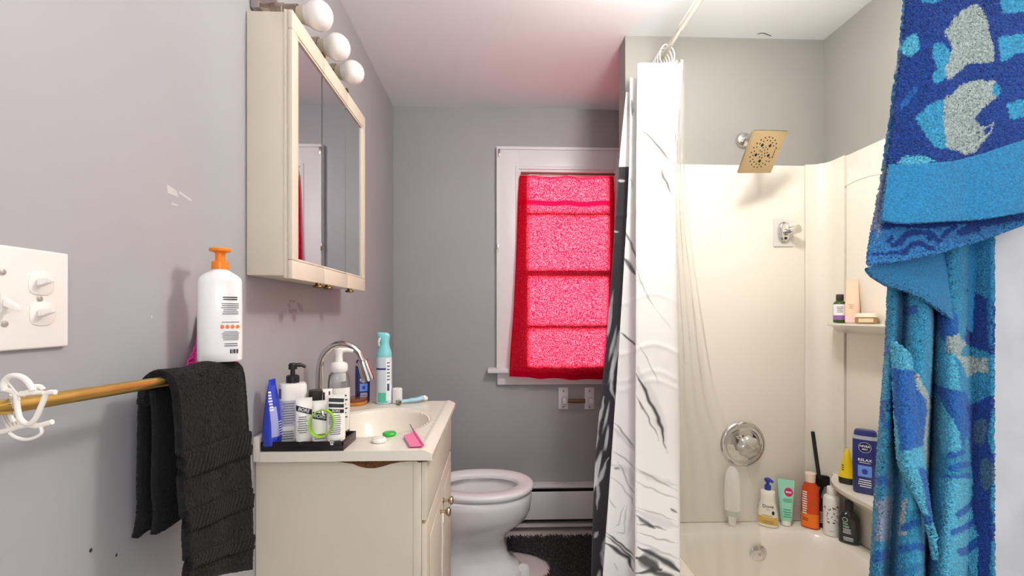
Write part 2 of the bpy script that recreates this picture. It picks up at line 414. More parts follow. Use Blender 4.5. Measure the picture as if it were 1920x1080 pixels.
to_parent(tb('curtain_rod', [(WX0+.019, YB-.04, zr+.004), (WX1-.019, YB-.04, zr+.004)], .006, mat('brown_rod', '#6b4a3a', .4)), rc)

# ------------------------------------------------------------------ baseboard heater
hz = thing('baseboard_heater', 'long white baseboard heater along the back wall under the window', 'heater', (.45, YB-.04, 0))
hx0, hx1, hy = XL+.02, XR-.02, YB-.075
to_parent(bx('back_plate', (hx0, YB-.012, .03), (hx1, YB-.001, .262), M['white']), hz)
to_parent(bx('top_hood', (hx0, hy+.006, .250), (hx1, YB-.012, .262), M['white'], bev=.003), hz)
to_parent(bx('front_panel', (hx0, hy, .075), (hx1, hy+.006, .232), M['white'], bev=.002), hz)
to_parent(bx('fin_block', (hx0+.01, hy+.012, .06), (hx1-.01, YB-.013, .225), M['dark']), hz)
to_parent(bx('lower_rail', (hx0, hy+.004, .03), (hx1, YB-.013, .046), mat('heater_rail', '#cfc6c6', .4)), hz)
for k in range(2): to_parent(bx('end_cap', (hx0+k*(hx1-hx0+.0101)-.0101, hy+.001, 0), (hx0-.0001+k*(hx1-hx0+.0101), YB-.001, .25), M['white']), hz)

# ------------------------------------------------------------------ toilet paper holder
tp = thing('toilet_paper_holder', 'empty white toilet paper holder with brown roller below the window', 'toilet paper holder', (.47, YB, .75))
for a, b in ((1047, 1065), (1096, 1114)):
    p = at(a, 726, YB-.006); q = at(b, 767, YB-.006)
    bm = bmesh.new(); box(bm, (p[0], YB-.012, q[2]), (q[0], YB, p[2]), .003); br = to_parent(finish('bracket', bm, M['white']), tp)
    xm = (p[0]+q[0])/2; zm = at(1080, 752, YB-.05)[2]
    bm = bmesh.new(); box(bm, (xm-.012, YB-.062, zm-.016), (xm+.012, YB-.012, zm+.016), .006, 3); arm = to_parent(finish('arm', bm, M['white']), tp)
    for z in (p[2]-.022, q[2]+.014):
        to_parent(lathe('screw', [(.005, 0), (.004, -.0025), (.0005, -.003)], M['oldchrome'], None, 12, loc=(xm, YB-.012, z), axis='y'), tp)
p = at(1066, 752, YB-.05); q = at(1096, 752, YB-.05)
to_parent(tb('roller', [(p[0]-.003, YB-.05, p[2]), (p[0]+.02, YB-.05, p[2]), (p[0]+.0205, YB-.05, p[2]), (q[0]+.003, YB-.05, p[2])], [.011, .011, .0125, .0125], mat('brown_wood', '#6f5233', .5, var=.2, vscale=40)), tp)

# ------------------------------------------------------------------ toilet
to = thing('toilet', 'white toilet with raised lid between vanity and back wall', 'toilet', (-.1, 2.20, 0))
def rng(z, x0, x1, ry, n=2.2): return (z, (x1-x0)/2, ry, n, (x0+x1)/2, 0)
bx_ = .10
prof = [(0,-.33,.10+.12,.125,3),(.02,-.33,.225,.125,3),(.045,-.325,.205,.118,2.8),(.06,-.32,.175,.108,2.5),(.10,-.31,.155,.10,2.4),(.17,-.30,.142,.10,2.3),(.20,-.30,.155,.112,2.2),(.235,-.30,.205,.14,2.2),(.27,-.30,.245,.165,2.2),(.31,-.30,.265,.18,2.2),(.36,-.30,.272,.186,2.25),(.392,-.30,.272,.187,2.25),(.399,-.295,.266,.182,2.25)]
rings = [rng(*p) for p in prof] + [rng(.399,-.20,.215,.135), rng(.385,-.195,.21,.13), rng(.33,-.18,.19,.115), rng(.26,-.14,.15,.085), rng(.23,-.08,.09,.05)]
to_bowl = lf('bowl', rings, M['porcelain'], to, 56, angle=60)
water = lf('water', [(.262, .12, .07, 2, .0, 0), (.263, .12, .07, 2, .0, 0)], mat('toilet_water', '#9aa0a4', .05), to, 40)
bm = bmesh.new(); R = []
for (z, x0, x1, ry) in ((.404,-.215,.274,.188),(.414,-.222,.281,.194),(.426,-.222,.281,.194),(.432,-.216,.275,.188),(.434,-.205,.262,.175),(.432,-.165,.215,.122),(.424,-.155,.205,.113),(.408,-.155,.205,.113)):
    R.append([bm.verts.new((( x0+x1)/2+x, y, z)) for x, y in ring_pts((x1-x0)/2, ry, 2.15, 64)])
for i in range(len(R)):
    A, B = R[i], R[(i+1) % len(R)]
    for k in range(64): bm.faces.new((A[k], A[(k+1)%64], B[(k+1)%64], B[k]))
finish('seat', bm, mat('toilet_seat_plastic', '#f0f0f1', .16), to, angle=60)
bx('tank', (-.485,-.215,.40), (-.30,.215,.76), M['porcelain'], to, .02, 4)
bx('tank_lid', (-.49,-.222,.76), (-.292,.222,.795), M['porcelain'], to, .012, 3)
bm = bmesh.new(); R = []
for d, sc in ((0,.97),(.004,1),(.016,1),(.02,.95)):
    R.append([bm.verts.new((-.262-d+ (z_)*-.06, y, .63+z_)) for y, z_ in ring_pts(.19*sc, .20*sc, 2.3, 48)])
for i in range(3):
    for k in range(48): bm.faces.new((R[i][k], R[i][(k+1)%48], R[i+1][(k+1)%48], R[i+1][k]))
bm.faces.new(R[0]); bm.faces.new(R[-1]); finish('lid', bm, mat('toilet_seat_plastic', '#f0f0f1', .16), to, angle=60)
tb('flush_handle', [(-.298,-.15,.70), (-.285,-.15,.70), (-.28,-.10,.695)], .006, M['chrome'], to)
for s in (-1, 1): lathe('bolt_cap', [(.017, .03), (.017, .052), (.012, .062), (.003, .066)], M['plasticw'], to, 20, loc=(.06, s*.113, -.022))
bm = bmesh.new(); loft_rings(bm, [(-0.0, .03, .022, 2, .232, -.03), (.03, .03, .022, 2, .232, -.03), (.045, .02, .014, 2, .232, -.03)], 24)
finish('foot_lug', bm, M['porcelain'], to, angle=60)

# ------------------------------------------------------------------ shag rug (its pile is uncountable)
rug = thing('bath_rug', 'black shag bath rug curving around the foot of the toilet', 'rug', (.35, 2.0, 0))
def in_rug(x, y):
    if not (-.13 < x < .57 and 1.35 < y < 2.50): return False
    if x < .06 and y > 2.06: return False
    return ((x-.05)/.215)**2+((y-2.2)/.165)**2 > 1
out = [(.08,2.50),(.55,2.47),(.57,2.42),(.57,1.40),(.54,1.35),(-.08,1.35),(-.13,1.4),(-.13,2.05)]
arc = [(.05+.225*math.cos(a), 2.2+.175*math.sin(a)) for a in [math.radians(d) for d in range(-125, 80, 12)]]
poly = out+arc
bm = bmesh.new(); lo = [bm.verts.new((x, y, .001)) for x, y in poly]; hi = [bm.verts.new((x, y, .012)) for x, y in poly]
bm.faces.new(lo[::-1]); bm.faces.new(hi)
for k in range(len(poly)): bm.faces.new((lo[k], lo[(k+1)%len(poly)], hi[(k+1)%len(poly)], hi[k]))
rugm = mat('charcoal_shag', '#2a2528', .9, sheen=.3, var=.3, vscale=60)
to_parent(finish('backing', bm, rugm, smooth=False), rug)
verts, faces = [], []
r = random.Random(7); nt = 0
while nt < 15000:
    x, y = r.uniform(-.15, .58), r.uniform(1.75, 2.53) if r.random() < .85 else r.uniform(1.35, 1.75)
    if not in_rug(x, y): continue
    nt += 1; b0 = len(verts); h = r.uniform(.018, .03); ax, ay = r.uniform(-.016, .016), r.uniform(-.016, .016); w = .0026; a0 = r.uniform(0, PI)
    for lv, (fz, fx, ww) in enumerate(((.35, 0, 1), (.75, .45, 1.15), (1, 1, .5))):
        for k in range(3):
            t_ = a0+k*2*PI/3; verts.append((x+ax*fx+w*ww*math.cos(t_), y+ay*fx+w*ww*math.sin(t_), h*fz))
    for lv in range(2):
        for k in range(3): faces.append((b0+lv*3+k, b0+lv*3+(k+1)%3, b0+lv*3+3+(k+1)%3, b0+lv*3+3+k))
    faces.append((b0+6, b0+7, b0+8))
me = bpy.data.meshes.new('pile'); me.from_pydata(verts, [], faces); me.update()
pl = link('pile', me, rugm, None); to_parent(pl, rug); pl['kind'] = 'stuff'
# ------------------------------------------------------------------ vanity cabinet and worktop
VX, VY0, VY1, VZ = -.157, 1.13, 1.772, .906
va = thing('vanity_cabinet', 'cream vanity cabinet with chipped particle board under the sink top', 'cabinet', (-.38, 1.45, 0))
fx = VX-.03            # face frame plane
to_parent(bx('side_panel', (XL+.001, VY0+.014, 0), (fx-.02, VY0+.030, .8795), M['cream']), va)
to_parent(bx('side_panel', (XL+.001, VY1-.028, 0), (fx-.02, VY1-.012, .8795), M['cream']), va)
to_parent(bx('bottom_panel', (XL+.001, VY0+.0302, .09), (fx-.02, VY1-.0282, .105), M['cream']), va)
to_parent(bx('back_panel', (XL+.001, VY0+.0302, .1052), (XL+.008, VY1-.0282, .75), M['cream']), va)
to_parent(bx('toe_kick', (fx-.09, VY0+.0302, 0), (fx-.075, VY1-.0282, .0895), M['cream']), va)
to_parent(bx('face_frame', (fx-.0198, VY0+.0135, .09), (fx, VY1-.0115, .879), M['cream'], bev=.0015), va)
to_parent(bx('drawer_front', (fx+.0003, VY0+.018, .725), (fx+.015, VY1-.016, .872), M['cream'], bev=.003), va)
ym = (VY0+VY1)/2
for a, b, ky in ((VY0+.018, ym-.0025, ym-.042), (ym+.0025, VY1-.016, ym+.042)):
    bm = bmesh.new(); box(bm, (fx+.0003, a, .11), (fx+.014, b, .716), .003); box(bm, (fx+.0142, a+.045, .16), (fx+.017, b-.045, .665), .002)
    d = to_parent(finish('door', bm, M['cream']), va)
    k = lathe('knob', [(.009, 0), (.009, .002), (.004, .004), (.004, .016), (.010, .020), (.0135, .026), (.0125, .031), (.005, .034)], mat('satin_nickel', '#b9a890', .25, 1), None, 20, loc=(fx+.0142, ky, .634), axis='x')
    k.parent = d
tl = tb('latch_strap', [(fx+.0150, ym+.028, .60), (fx+.017, ym+.012, .575), (fx+.0165, ym-.006, .585), (fx+.0168, ym-.002, .53), (fx+.0162, ym-.008, .46), (fx+.0165, ym-.004, .40)], .0035, M['plasticw'], None, 8); to_parent(tl, va); tl['label'] = 'white plastic child latch on the doors'
# particle board showing where the laminate broke away
y = VY0+.0136
top = [at(px, 863.5, y) for px in (622, 660, 700, 740, 770, 792)]
low = [at(px, py, y) for px, py in ((792,866),(786,867),(780,864.5),(765,865),(752,866),(735,869),(715,875),(702,877.5),(688,877.5),(675,875),(662,869.5),(640,866.5))]
bm = bmesh.new(); f = bm.faces.new([bm.verts.new(p) for p in top+low]); r_ = bmesh.ops.extrude_face_region(bm, geom=[f])
for v in [g for g in r_['geom'] if isinstance(g, bmesh.types.BMVert)]: v.co.y -= .0012
ch = to_parent(finish('bare_particle_board', bm, mat('particle_board', '#6e4526', .9, bump=.8, scale=260, var=.5, vscale=160), smooth=False), va); ch['label'] = 'rough brown particle board where the laminate chipped off'

ct = thing('countertop', 'cream moulded vanity top with built in oval basin', 'countertop', (-.38, 1.45, .88))
BCX, BCY, BRX, BRY = -.372, 1.452, .158, .182
x0, x1 = XL+.0165, VX
nx, ny = 150, 190
xs = np.linspace(x0, x1, nx); ys = np.linspace(VY0, VY1, ny); XX, YY = np.meshgrid(xs, ys)
e = np.sqrt(((XX-BCX)/BRX)**2+((YY-BCY)/BRY)**2)
ZZ = np.full_like(XX, VZ)
ZZ -= np.where(e < 1, .125*(1-np.clip(e, 0, 1)**3.2), 0)+.004*np.exp(-((e-1)/.04)**2)*(e >= 1)
edge = np.clip((XX-(VX-.022))/.022, 0, 1); ZZ -= .010*edge**1.5
ZZ += .002*np.exp(-((XX-(VX-.028))/.006)**2)
V = np.stack([XX, YY, ZZ], -1)
V = np.concatenate([V[:1]*[1,1,0]+[0,0,.8815], V, V[-1:]*[1,1,0]+[0,0,.8815]], 0)
L_ = V[:, :1].copy(); R_ = V[:, -1:].copy(); L_[..., 2] = .8815; R_[..., 2] = .8815
V = np.concatenate([L_, V, R_], 1)[..., :, :]
o = grid_mesh('basin_top', V[:, ::1], M['counter']); to_parent(o, ct)
o.data.set_sharp_from_angle(angle=math.radians(50))
to_parent(bx('backsplash', (XL+.0005, VY0, .8815), (XL+.0162, VY1, .944), M['counter'], bev=.004), ct)
to_parent(lathe('drain', [(.004, .002), (.016, .004), (.022, .003), (.023, 0)], M['chrome'], None, 24, loc=(BCX, BCY, VZ-.125)), ct)
to_parent(lathe('overflow_hole', [(.006, 0), (.007, .001), (.004, .0015)], M['dark'], None, 16, loc=(BCX-.03, BCY+BRY*.9, VZ-.045), axis='y'), ct)

# faucet
fa = thing('faucet', 'chrome gooseneck faucet rising behind the basin', 'faucet', (-.553, 1.42, VZ))
FY = 1.42; fm = M['chrome']
px_path = [(598, 752), (598, 735), (598, 715), (599, 690), (605, 668), (619, 652), (638, 645), (658, 649), (672, 661), (680, 676)]
pts = [at(px, py, FY+.05*max(0, (px-598)/90)*0) for px, py in px_path]; pts[0] = (pts[0][0], FY, VZ+.002)
tb('neck', smoothpts([(p[0]+.553, p[1]-FY, p[2]-VZ) for p in pts], 6), .0098, fm, fa, 20)
a = Vector(at(679, 675, FY)); b = Vector(at(692, 714, FY)); q = Vector((-.553, FY, VZ))
d = (b-a)
tb('spray_head', [a-q, a-q+d*.06, a-q+d*.07, a-q+d*.9, b-q], [.0125, .0145, .017, .020, .0185], fm, fa, 24)
lathe('base', [(.026, .001), (.026, .006), (.02, .012), (.014, .022), (.012, .045), (.0105, .05)], fm, fa, 28, loc=(pts[0][0]+.553, 0, 0))
p = at(605, 684, FY-.01)
tb('lift_rod', [(p[0]+.553, -.012, .008), (p[0]+.553, -.012, p[2]-VZ-.004), (p[0]+.553, -.012, p[2]-VZ-.003), (p[0]+.553, -.012, p[2]-VZ)], [.003, .003, .0045, .0045], fm, fa, 12)
tb('lever', smoothpts([(.012, .0, .035), (.035, .012, .045), (.065, .02, .05)], 5), [.006]*4+[.005]*4+[.0045]*3, fm, fa, 12)

# ------------------------------------------------------------------ medicine cabinet
CY0, CY1, CZ0, CZ1 = 1.097, 1.702, 1.327, 1.967
mc = thing('medicine_cabinet', 'cream medicine cabinet with three mirrored doors on the left wall', 'cabinet', (XL, 1.40, CZ0))
to_parent(bx('body', (XL+.001, CY0+.004, CZ0+.008), (-.5035, CY1-.004, CZ1-.004), M['cream'], bev=.003), mc)
to_parent(bx('face_frame', (-.5033, CY0, CZ0+.002), (-.4975, CY1, CZ1), M['cream'], bev=.002), mc)
DX0, DX1 = -.4973, -.483
yw = (CY1-CY0)/3
for k in range(3):
    a, b = CY0+k*yw+.0008, CY0+(k+1)*yw-.0008
    rw = .034
    ia = a+rw if k == 0 else a; ib = b-rw if k == 2 else b
    dr = to_parent(bx('door', (DX0, a, CZ0+.001), (DX0+.003, b, CZ1-.001), M['cream']), mc)
    def rail(name, lo, hi):
        o = bx(name, lo, hi, M['cream'], None, .003); o.parent = dr
    e0 = DX0+.0031
    rail('rail', (e0, a, CZ0), (DX1, b, CZ0+.045)); rail('rail', (e0, a, CZ1-.045), (DX1, b, CZ1))
    if k == 0: rail('stile', (e0, a, CZ0+.0451), (DX1, a+rw, CZ1-.0451))
    if k == 2: rail('stile', (e0, b-rw, CZ0+.0451), (DX1, b, CZ1-.0451))
    rail('bead', (e0, ia, CZ0+.0455), (DX1-.002, ib, CZ0+.0515)); rail('bead', (e0, ia, CZ1-.0515), (DX1-.002, ib, CZ1-.0455))
    if k == 0: rail('bead', (e0, a+rw+.0002, CZ0+.052), (DX1-.002, a+rw+.006, CZ1-.052))
    if k == 2: rail('bead', (e0, b-rw-.006, CZ0+.052), (DX1-.002, b-rw-.0002, CZ1-.052))
    gap = .003
    mi = bx('mirror', (DX0+.0032, ia+(gap if k else 0), CZ0+.0458), (DX1-.0065, ib-(gap if k < 2 else 0), CZ1-.0458), M['mirror'], None); mi.parent = dr
    kn = lathe('pull', [(.006, 0), (.007, -.004), (.013, -.007), (.014, -.010), (.010, -.0125)], M['bronze'], None, 20, loc=(DX1-.004, (b-.035 if k == 0 else a+.035 if k == 1 else a+.03), CZ0)); kn.parent = dr
    if k < 2:
        hg = bx('hinge', (DX1-.014, b-.012, CZ1+.0005), (DX1+.002, b+.010, CZ1+.006), M['bronze'], None, .002); hg.parent = dr
to_parent(bx('gap_strip', (DX0+.0031, CY0+yw-.0036, CZ0+.046), (DX0+.0052, CY0+yw+.0034, CZ1-.046), mat('dark_green_seal', '#4a4c40', .5)), mc)

# vanity light strip with three globe bulbs
ls = thing('vanity_light', 'chrome vanity light strip with three frosted bulbs above the medicine cabinet', 'light fixture', (XL, 1.335, 2.02))
to_parent(bx('back_plate', (XL+.0005, 1.118, 1.982), (XL+.022, 1.552, 2.062), mat('mirror_chrome_plate', '#b5a8a6', .12, 1), bev=.003), ls)
for y in (1.195, 1.335, 1.475):
    bm = bmesh.new(); tube(bm, [(XL+.022, y, 2.016), (XL+.05, y, 2.016), (XL+.052, y, 2.016), (XL+.082, y, 2.016)], [.026, .026, .024, .024], 24)
    for dz in (-.020, .02):
        for q in range(1): box(bm, (XL+.066, y-.006, 2.016+dz-.006), (XL+.084, y+.006, 2.016+dz+.006), .002)
    so = to_parent(finish('socket', bm, M['oldchrome']), ls)
    R = .0365; cx = XL+.134; prof = [(.0185, XL+.0795), (.019, XL+.09), (.024, XL+.103)] 
    for k in range(1, 16):
        t = math.radians(140-k*140/15.5); prof.append((R*math.sin(t), cx+R*math.cos(t)))
    bl = lathe('bulb', prof, M['bulb'], None, 36, loc=(0, y, 2.016), axis='x', angle=180); bl.parent = so
    nk = lathe('bulb_neck', [(.0192, XL+.0825), (.0196, XL+.089), (.0225, XL+.0975), (.0243, XL+.1022)], mat('bulb_base_plastic', '#d3c5ad', .4), None, 30, loc=(0, y, 2.016), axis='x'); nk.parent = bl

# ------------------------------------------------------------------ switch plate
sw = thing('light_switch', 'white two gang switch plate with three toggles on the left wall', 'light switch', (XL, .56, 1.26))
SY0, SY1, SZ0, SZ1 = .468, .646, 1.199, 1.326
to_parent(bx('plate', (XL+.0003, SY0, SZ0), (XL+.007, SY1, SZ1), M['plasticw'], bev=.003, seg=3), sw)
def oval(bm, x, y, z, ry, rz, t, n=2.6):
    A = []; 
    for dx, s in ((0, 1), (t*.7, 1), (t, .94)):
        A.append([bm.verts.new((x+dx, y+a*s, z+b*s)) for a, b in ring_pts(ry, rz, n, 32)])
    for i in range(2):
        for k in range(32): bm.faces.new((A[i][k], A[i][(k+1)%32], A[i+1][(k+1)%32], A[i+1][k]))
    bm.faces.new(A[-1]); bm.faces.new(A[0][::-1])
q1, q2 = lw(80, 531, XL+.007), lw(82, 588, XL+.007)
for q in (q1, q2):
    bm = bmesh.new(); oval(bm, XL+.0069, q[1]-.002, q[2], .0165, .0155, .0016, 3)
    ins = to_parent(finish('switch_insert', bm, M['plasticw']), sw)
    bm = bmesh.new(); y0 = q[1]-.010
    vs = [(XL+.0086, y0, q[2]-.0045), (XL+.0086, y0+.009, q[2]-.0045), (XL+.0086, y0+.009, q[2]+.0055), (XL+.0086, y0, q[2]+.0055),
          (XL+.024, y0+.001, q[2]+.001), (XL+.024, y0+.008, q[2]+.001), (XL+.024, y0+.008, q[2]+.0065), (XL+.024, y0+.001, q[2]+.0065)]
    w_ = [bm.verts.new(p) for p in vs]
    for f in ((0,1,2,3),(4,5,6,7),(0,1,5,4),(1,2,6,5),(2,3,7,6),(3,0,4,7)): bm.faces.new([w_[i] for i in f])
    bmesh.ops.recalc_face_normals(bm, faces=bm.faces); bmesh.ops.bevel(bm, geom=list(bm.edges), offset=.001, segments=2, affect='EDGES')
    tg = finish('toggle', bm, M['plasticw']); tg.parent = ins
q3 = lw(8, 568, XL+.007)
to_parent(bx('toggle_slot', (XL+.0071, q3[1]-.004, q3[2]-.012), (XL+.0078, q3[1]+.006, q3[2]+.013), M['plasticw'], bev=.0003), sw)
bm = bmesh.new(); w_ = [bm.verts.new(p) for p in [(XL+.0079, q3[1]-.003, q3[2]-.004), (XL+.0079, q3[1]+.005, q3[2]-.004), (XL+.0079, q3[1]+.005, q3[2]+.006), (XL+.0079, q3[1]-.003, q3[2]+.006), (XL+.024, q3[1]-.002, q3[2]-.010), (XL+.024, q3[1]+.004, q3[2]-.010), (XL+.024, q3[1]+.004, q3[2]-.005), (XL+.024, q3[1]-.002, q3[2]-.005)]]
for f in ((0,1,2,3),(4,5,6,7),(0,1,5,4),(1,2,6,5),(2,3,7,6),(3,0,4,7)): bm.faces.new([w_[i] for i in f])
bmesh.ops.recalc_face_normals(bm, faces=bm.faces); bmesh.ops.bevel(bm, geom=list(bm.edges), offset=.001, segments=2, affect='EDGES')
to_parent(finish('toggle', bm, M['plasticw']), sw)
for px, py in ((4, 510), (8, 607), (74, 560)):
    q = lw(px, py, XL+.007)
    to_parent(lathe('screw', [(.0038, .0001), (.0036, .0012), (.002, .0018), (.0003, .0019)], mat('painted_screw', '#b9b2ac', .35, .4), None, 16, loc=(XL+.007, q[1], q[2]), axis='x'), sw)

# ------------------------------------------------------------------ brass towel bar
BXX, BZ = -.522, 1.134
tbar = thing('towel_bar', 'brass towel bar mounted on the left grey wall', 'towel bar', (XL, .7, BZ))
to_parent(tb('bar', [(BXX, .30, BZ+.0173), (BXX, .942, BZ-.0035)], .0083, M['brass'], None, 24), tbar)
for y, z in ((.315, BZ+.0168), (.928, BZ-.003)):
    to_parent(lathe('post', [(.024, 0), (.024, .004), (.012, .008), (.0095, .02), (.0095, .062), (.0125, .066), (.0125, .078), (.009, .082)], M['brass'], None, 24, loc=(XL, y, z), axis='x'), tbar)

# white claw hair clip hanging on the bar
hc = thing('hair_claw_clip', 'white openwork claw hair clip gripping the near end of the brass bar', 'hair clip', (BXX, .50, BZ))
CP = mat('clip_plastic', '#efe7dd', .25, coat=.3)
def cpx(pts, y): return [at(a, b, y) for a, b in pts]
def cpart(name, pts, y0, y1, r, flat=1.0, n=8):
    q = [at(a, b, y0+(y1-y0)*k/(len(pts)-1)) for k, (a, b) in enumerate(pts)]
    return to_parent(tb(name, smoothpts(q, n), r, CP, None, 10, flat), hc)
ca = cpart('claw_arm', [(6,730),(28,738),(33,765),(38,785),(52,795),(66,785),(78,760),(88,738),(104,735)], .485, .485, .0026)
bm = bmesh.new()
for k in range(5):
    yy = .482; tube(bm, smoothpts([at(20+k*4, 740+k*2, .50-.004*k), at(6+k*5, 775+k*2, .515), at(14+k*7, 800-k*2, .50)], 5), .0012, 6)
to_parent(finish('teeth', bm, CP, angle=60), hc)
cpart('claw_arm', [(-12,812),(10,808),(35,800),(52,797),(72,798),(98,791)], .486, .49, .0028)
cpart('finger_loop', [(8,732),(8,716),(18,706),(34,705),(48,712),(58,724),(62,732)], .484, .484, .0030)
cpart('finger_loop', [(18,812),(30,820),(48,824),(66,820),(78,811),(76,800)], .487, .487, .0017)
cpart('hinge_pin', [(38,738),(50,736),(70,730)], .484, .486, .0026, n=4)
cpart('spring', [(14,716),(24,728),(34,740),(46,742)], .482, .482, .0010)
cpart('crossbar', [(40,739),(58,737),(82,736)], .483, .486, .0022, n=4)
cpart('crossbar', [(56,725),(74,724),(82,731)], .488, .488, .0022, n=5)
cpart('claw_arm', [(33,738),(20,752),(18,775),(30,795),(52,798)], .510, .505, .0024)

# black hand towel folded over the bar
bt = thing('hand_towel', 'black hand towel folded over the brass bar', 'towel', (BXX, .83, BZ))
BTM = mat('black_terry', '#0b090b', .95, bump=.35, scale=500, var=.35, vscale=260, sheen=.03)
def towel_flap(name, rows, nv, nu, bands=(), th=.006, seed=1, amp=.0006):
    V = cr(cr(np.array(rows, float), nv, 0), nu, 1)
    t = np.linspace(0, 1, nv)[:, None]; s = np.linspace(0, 1, nu)[None, :]
    P = V.copy(); du = np.gradient(P, axis=1); dv = np.gradient(P, axis=0); N_ = np.cross(du, dv); N_ /= np.linalg.norm(N_, axis=2, keepdims=True)+1e-12
    h = amp*np.random.default_rng(seed).standard_normal((nv, nu)) + .0022*vnoise((nv, nu), (7, 5), seed+5)
    h = h*np.clip(np.minimum(s, 1-s)/.06, .12, 1)*np.clip(np.minimum(t, 1-t)/.03, .12, 1)
    for b0, b1 in bands:
        w = ((t > b0) & (t < b1)).astype(float)*np.ones_like(s); h = h*(1-w*.8)-w*.0035 + w*.0014*np.sign(np.sin((s*95+t*210)*1.3))
    o = grid_mesh(name, V+N_*h[..., None], BTM); solid(o, th, -1 if False else 0); return to_parent(o, bt)
y0, y1 = .728, .918
def ft(py, s): return .0
top = BZ+.014
rows = [[(-.566, y0+.016+(y1-y0)*s, BZ-.035) for s in (0,.33,.66,1)],
        [(-.560, y0+.012+(y1-y0)*s, BZ-.010) for s in (0,.33,.66,1)],
        [(-.548, y0+.006+(y1-y0)*s, BZ+.006) for s in (0,.33,.66,1)],
        [(-.528, y0+.002+(y1-y0)*s, top+.001-.004*s) for s in (0,.33,.66,1)],
        [(-.505, y0+(y1-y0)*s, BZ+.004-.004*s) for s in (0,.33,.66,1)],
        [(-.497, y0+(y1-y0)*s, BZ-.05-.01*s) for s in (0,.33,.66,1)],
        [(-.494+.004*math.sin(s*7), y0+.002+(y1-y0)*s, BZ-.16-.025*s) for s in (0,.33,.66,1)],
        [(-.492+.006*math.sin(s*6+1), y0+.004+(y1-y0)*s, BZ-.26-.05*s) for s in (0,.33,.66,1)],
        [(-.490+.006*math.sin(s*6+1), y0+(y1-y0)*s, .823-.085*s) for s in (0,.33,.66,1)]]
towel_flap('front_fold', rows, 330, 120, ((.695,.735),(.80,.835),(.90,.93)), .012)
rows = [[(-.520, y0+.006+(y1-y0)*s, BZ+.0) for s in (0,.5,1)],
        [(-.512, y0+.006+(y1-y0)*s, BZ-.06) for s in (0,.5,1)],
        [(-.516, y0+.004+(y1-y0)*s, BZ-.16) for s in (0,.5,1)],
        [(-.517, y0+.012+(y1-y0)*s, .93) for s in (0,.5,1)], [(-.520, y0+.008+(y1-y0)*s, .895) for s in (0,.5,1)]]
rows = [[(-.546, y0+.014+(y1-y0)*s, BZ-.012) for s in (0,.5,1)],
        [(-.541, y0+.014+(y1-y0)*s, BZ-.06) for s in (0,.5,1)],
        [(-.541, y0+.012+(y1-y0)*s, BZ-.16) for s in (0,.5,1)],
        [(-.543, y0+.018+(y1-y0)*s, .93) for s in (0,.5,1)], [(-.545, y0+.016+(y1-y0)*s, .892) for s in (0,.5,1)]]
towel_flap('inner_fold', rows, 150, 80, (), .010, 4)
rows = [[(-.566, y0+.020+(y1-y0)*s, BZ-.02) for s in (0,.5,1)],
        [(-.570, y0+.022+(y1-y0)*s, BZ-.06) for s in (0,.5,1)],
        [(-.571, y0+.020+(y1-y0)*s, BZ-.16) for s in (0,.5,1)],
        [(-.572, y0+.024+(y1-y0)*s, .93) for s in (0,.5,1)], [(-.577, y0+.020+(y1-y0)*s, .885) for s in (0,.5,1)]]
towel_flap('back_fold', rows, 150, 80, (), .010, 6)

# pink cloth tucked behind the bottle
pk = thing('pink_cloth', 'small hot pink cloth tucked behind the white bottle with orange pump', 'cloth', (-.57, .93, BZ))
q = [lw(375, 590, -.586), lw(369, 625, -.584), lw(357, 660, -.583), lw(346, 690, -.582)]
rows = []
for i, p in enumerate(q):
    f = i/3; rows.append([(p[0]+.004*math.sin(k*2.1+i), p[1]+(.02+.17*f)*k/4, p[2]-.004*f*k) for k in range(5)])
V = cr(cr(rows, 60, 0), 60, 1); V[..., 0] += .0012*vnoise((60, 60), (25, 25), 8)
o = grid_mesh('cloth', V, mat('pink_terry', '#e0409a', .9, bump=.8, scale=300, var=.3, vscale=200)); solid(o, .003); to_parent(o, pk)
# ------------------------------------------------------------------ shower surround and bathtub
DZ = .345
sur = thing('shower_surround', 'ivory acrylic shower surround lining the tub alcove', 'shower surround', (1.0, EY, DZ))
ZT = 1.886; SE = EY-.012; SR = XR-.012
def sp(name, bm, m=None): return to_parent(finish(name, bm, m or M['surround'], angle=30), sur)
bm = bmesh.new(); box(bm, (EX+.03, SE, DZ+.0006), (1.338, EY-.0005, ZT), .004); sp('end_panel', bm)
bm = bmesh.new(); box(bm, (SR, NY1+.002, DZ+.0006), (XR-.0005, 1.80, ZT), .004); sp('side_panel', bm)
# concave corner column
bm = bmesh.new(); prof = [(1.3385, EY-.0006), (1.3385, SE-.006), (1.352, SE-.007)]
R = .06; cxx, cyy = SR-.006-R, SE-.007-R
prof += [(cxx+R*math.sin(t), cyy+R*math.cos(t)) for t in [k*PI/2/10 for k in range(11)]]
prof += [(SR-.006, 1.805), (XR-.0006, 1.805), (XR-.0006, EY-.0006)]
lo = [bm.verts.new((x, y, DZ+.0006)) for x, y in prof]; hi = [bm.verts.new((x, y, ZT+.002)) for x, y in prof]
bm.faces.new(lo); bm.faces.new(hi)
for k in range(len(prof)): bm.faces.new((lo[k], lo[(k+1)%len(prof)], hi[(k+1)%len(prof)], hi[k]))
sp('corner_column', bm)
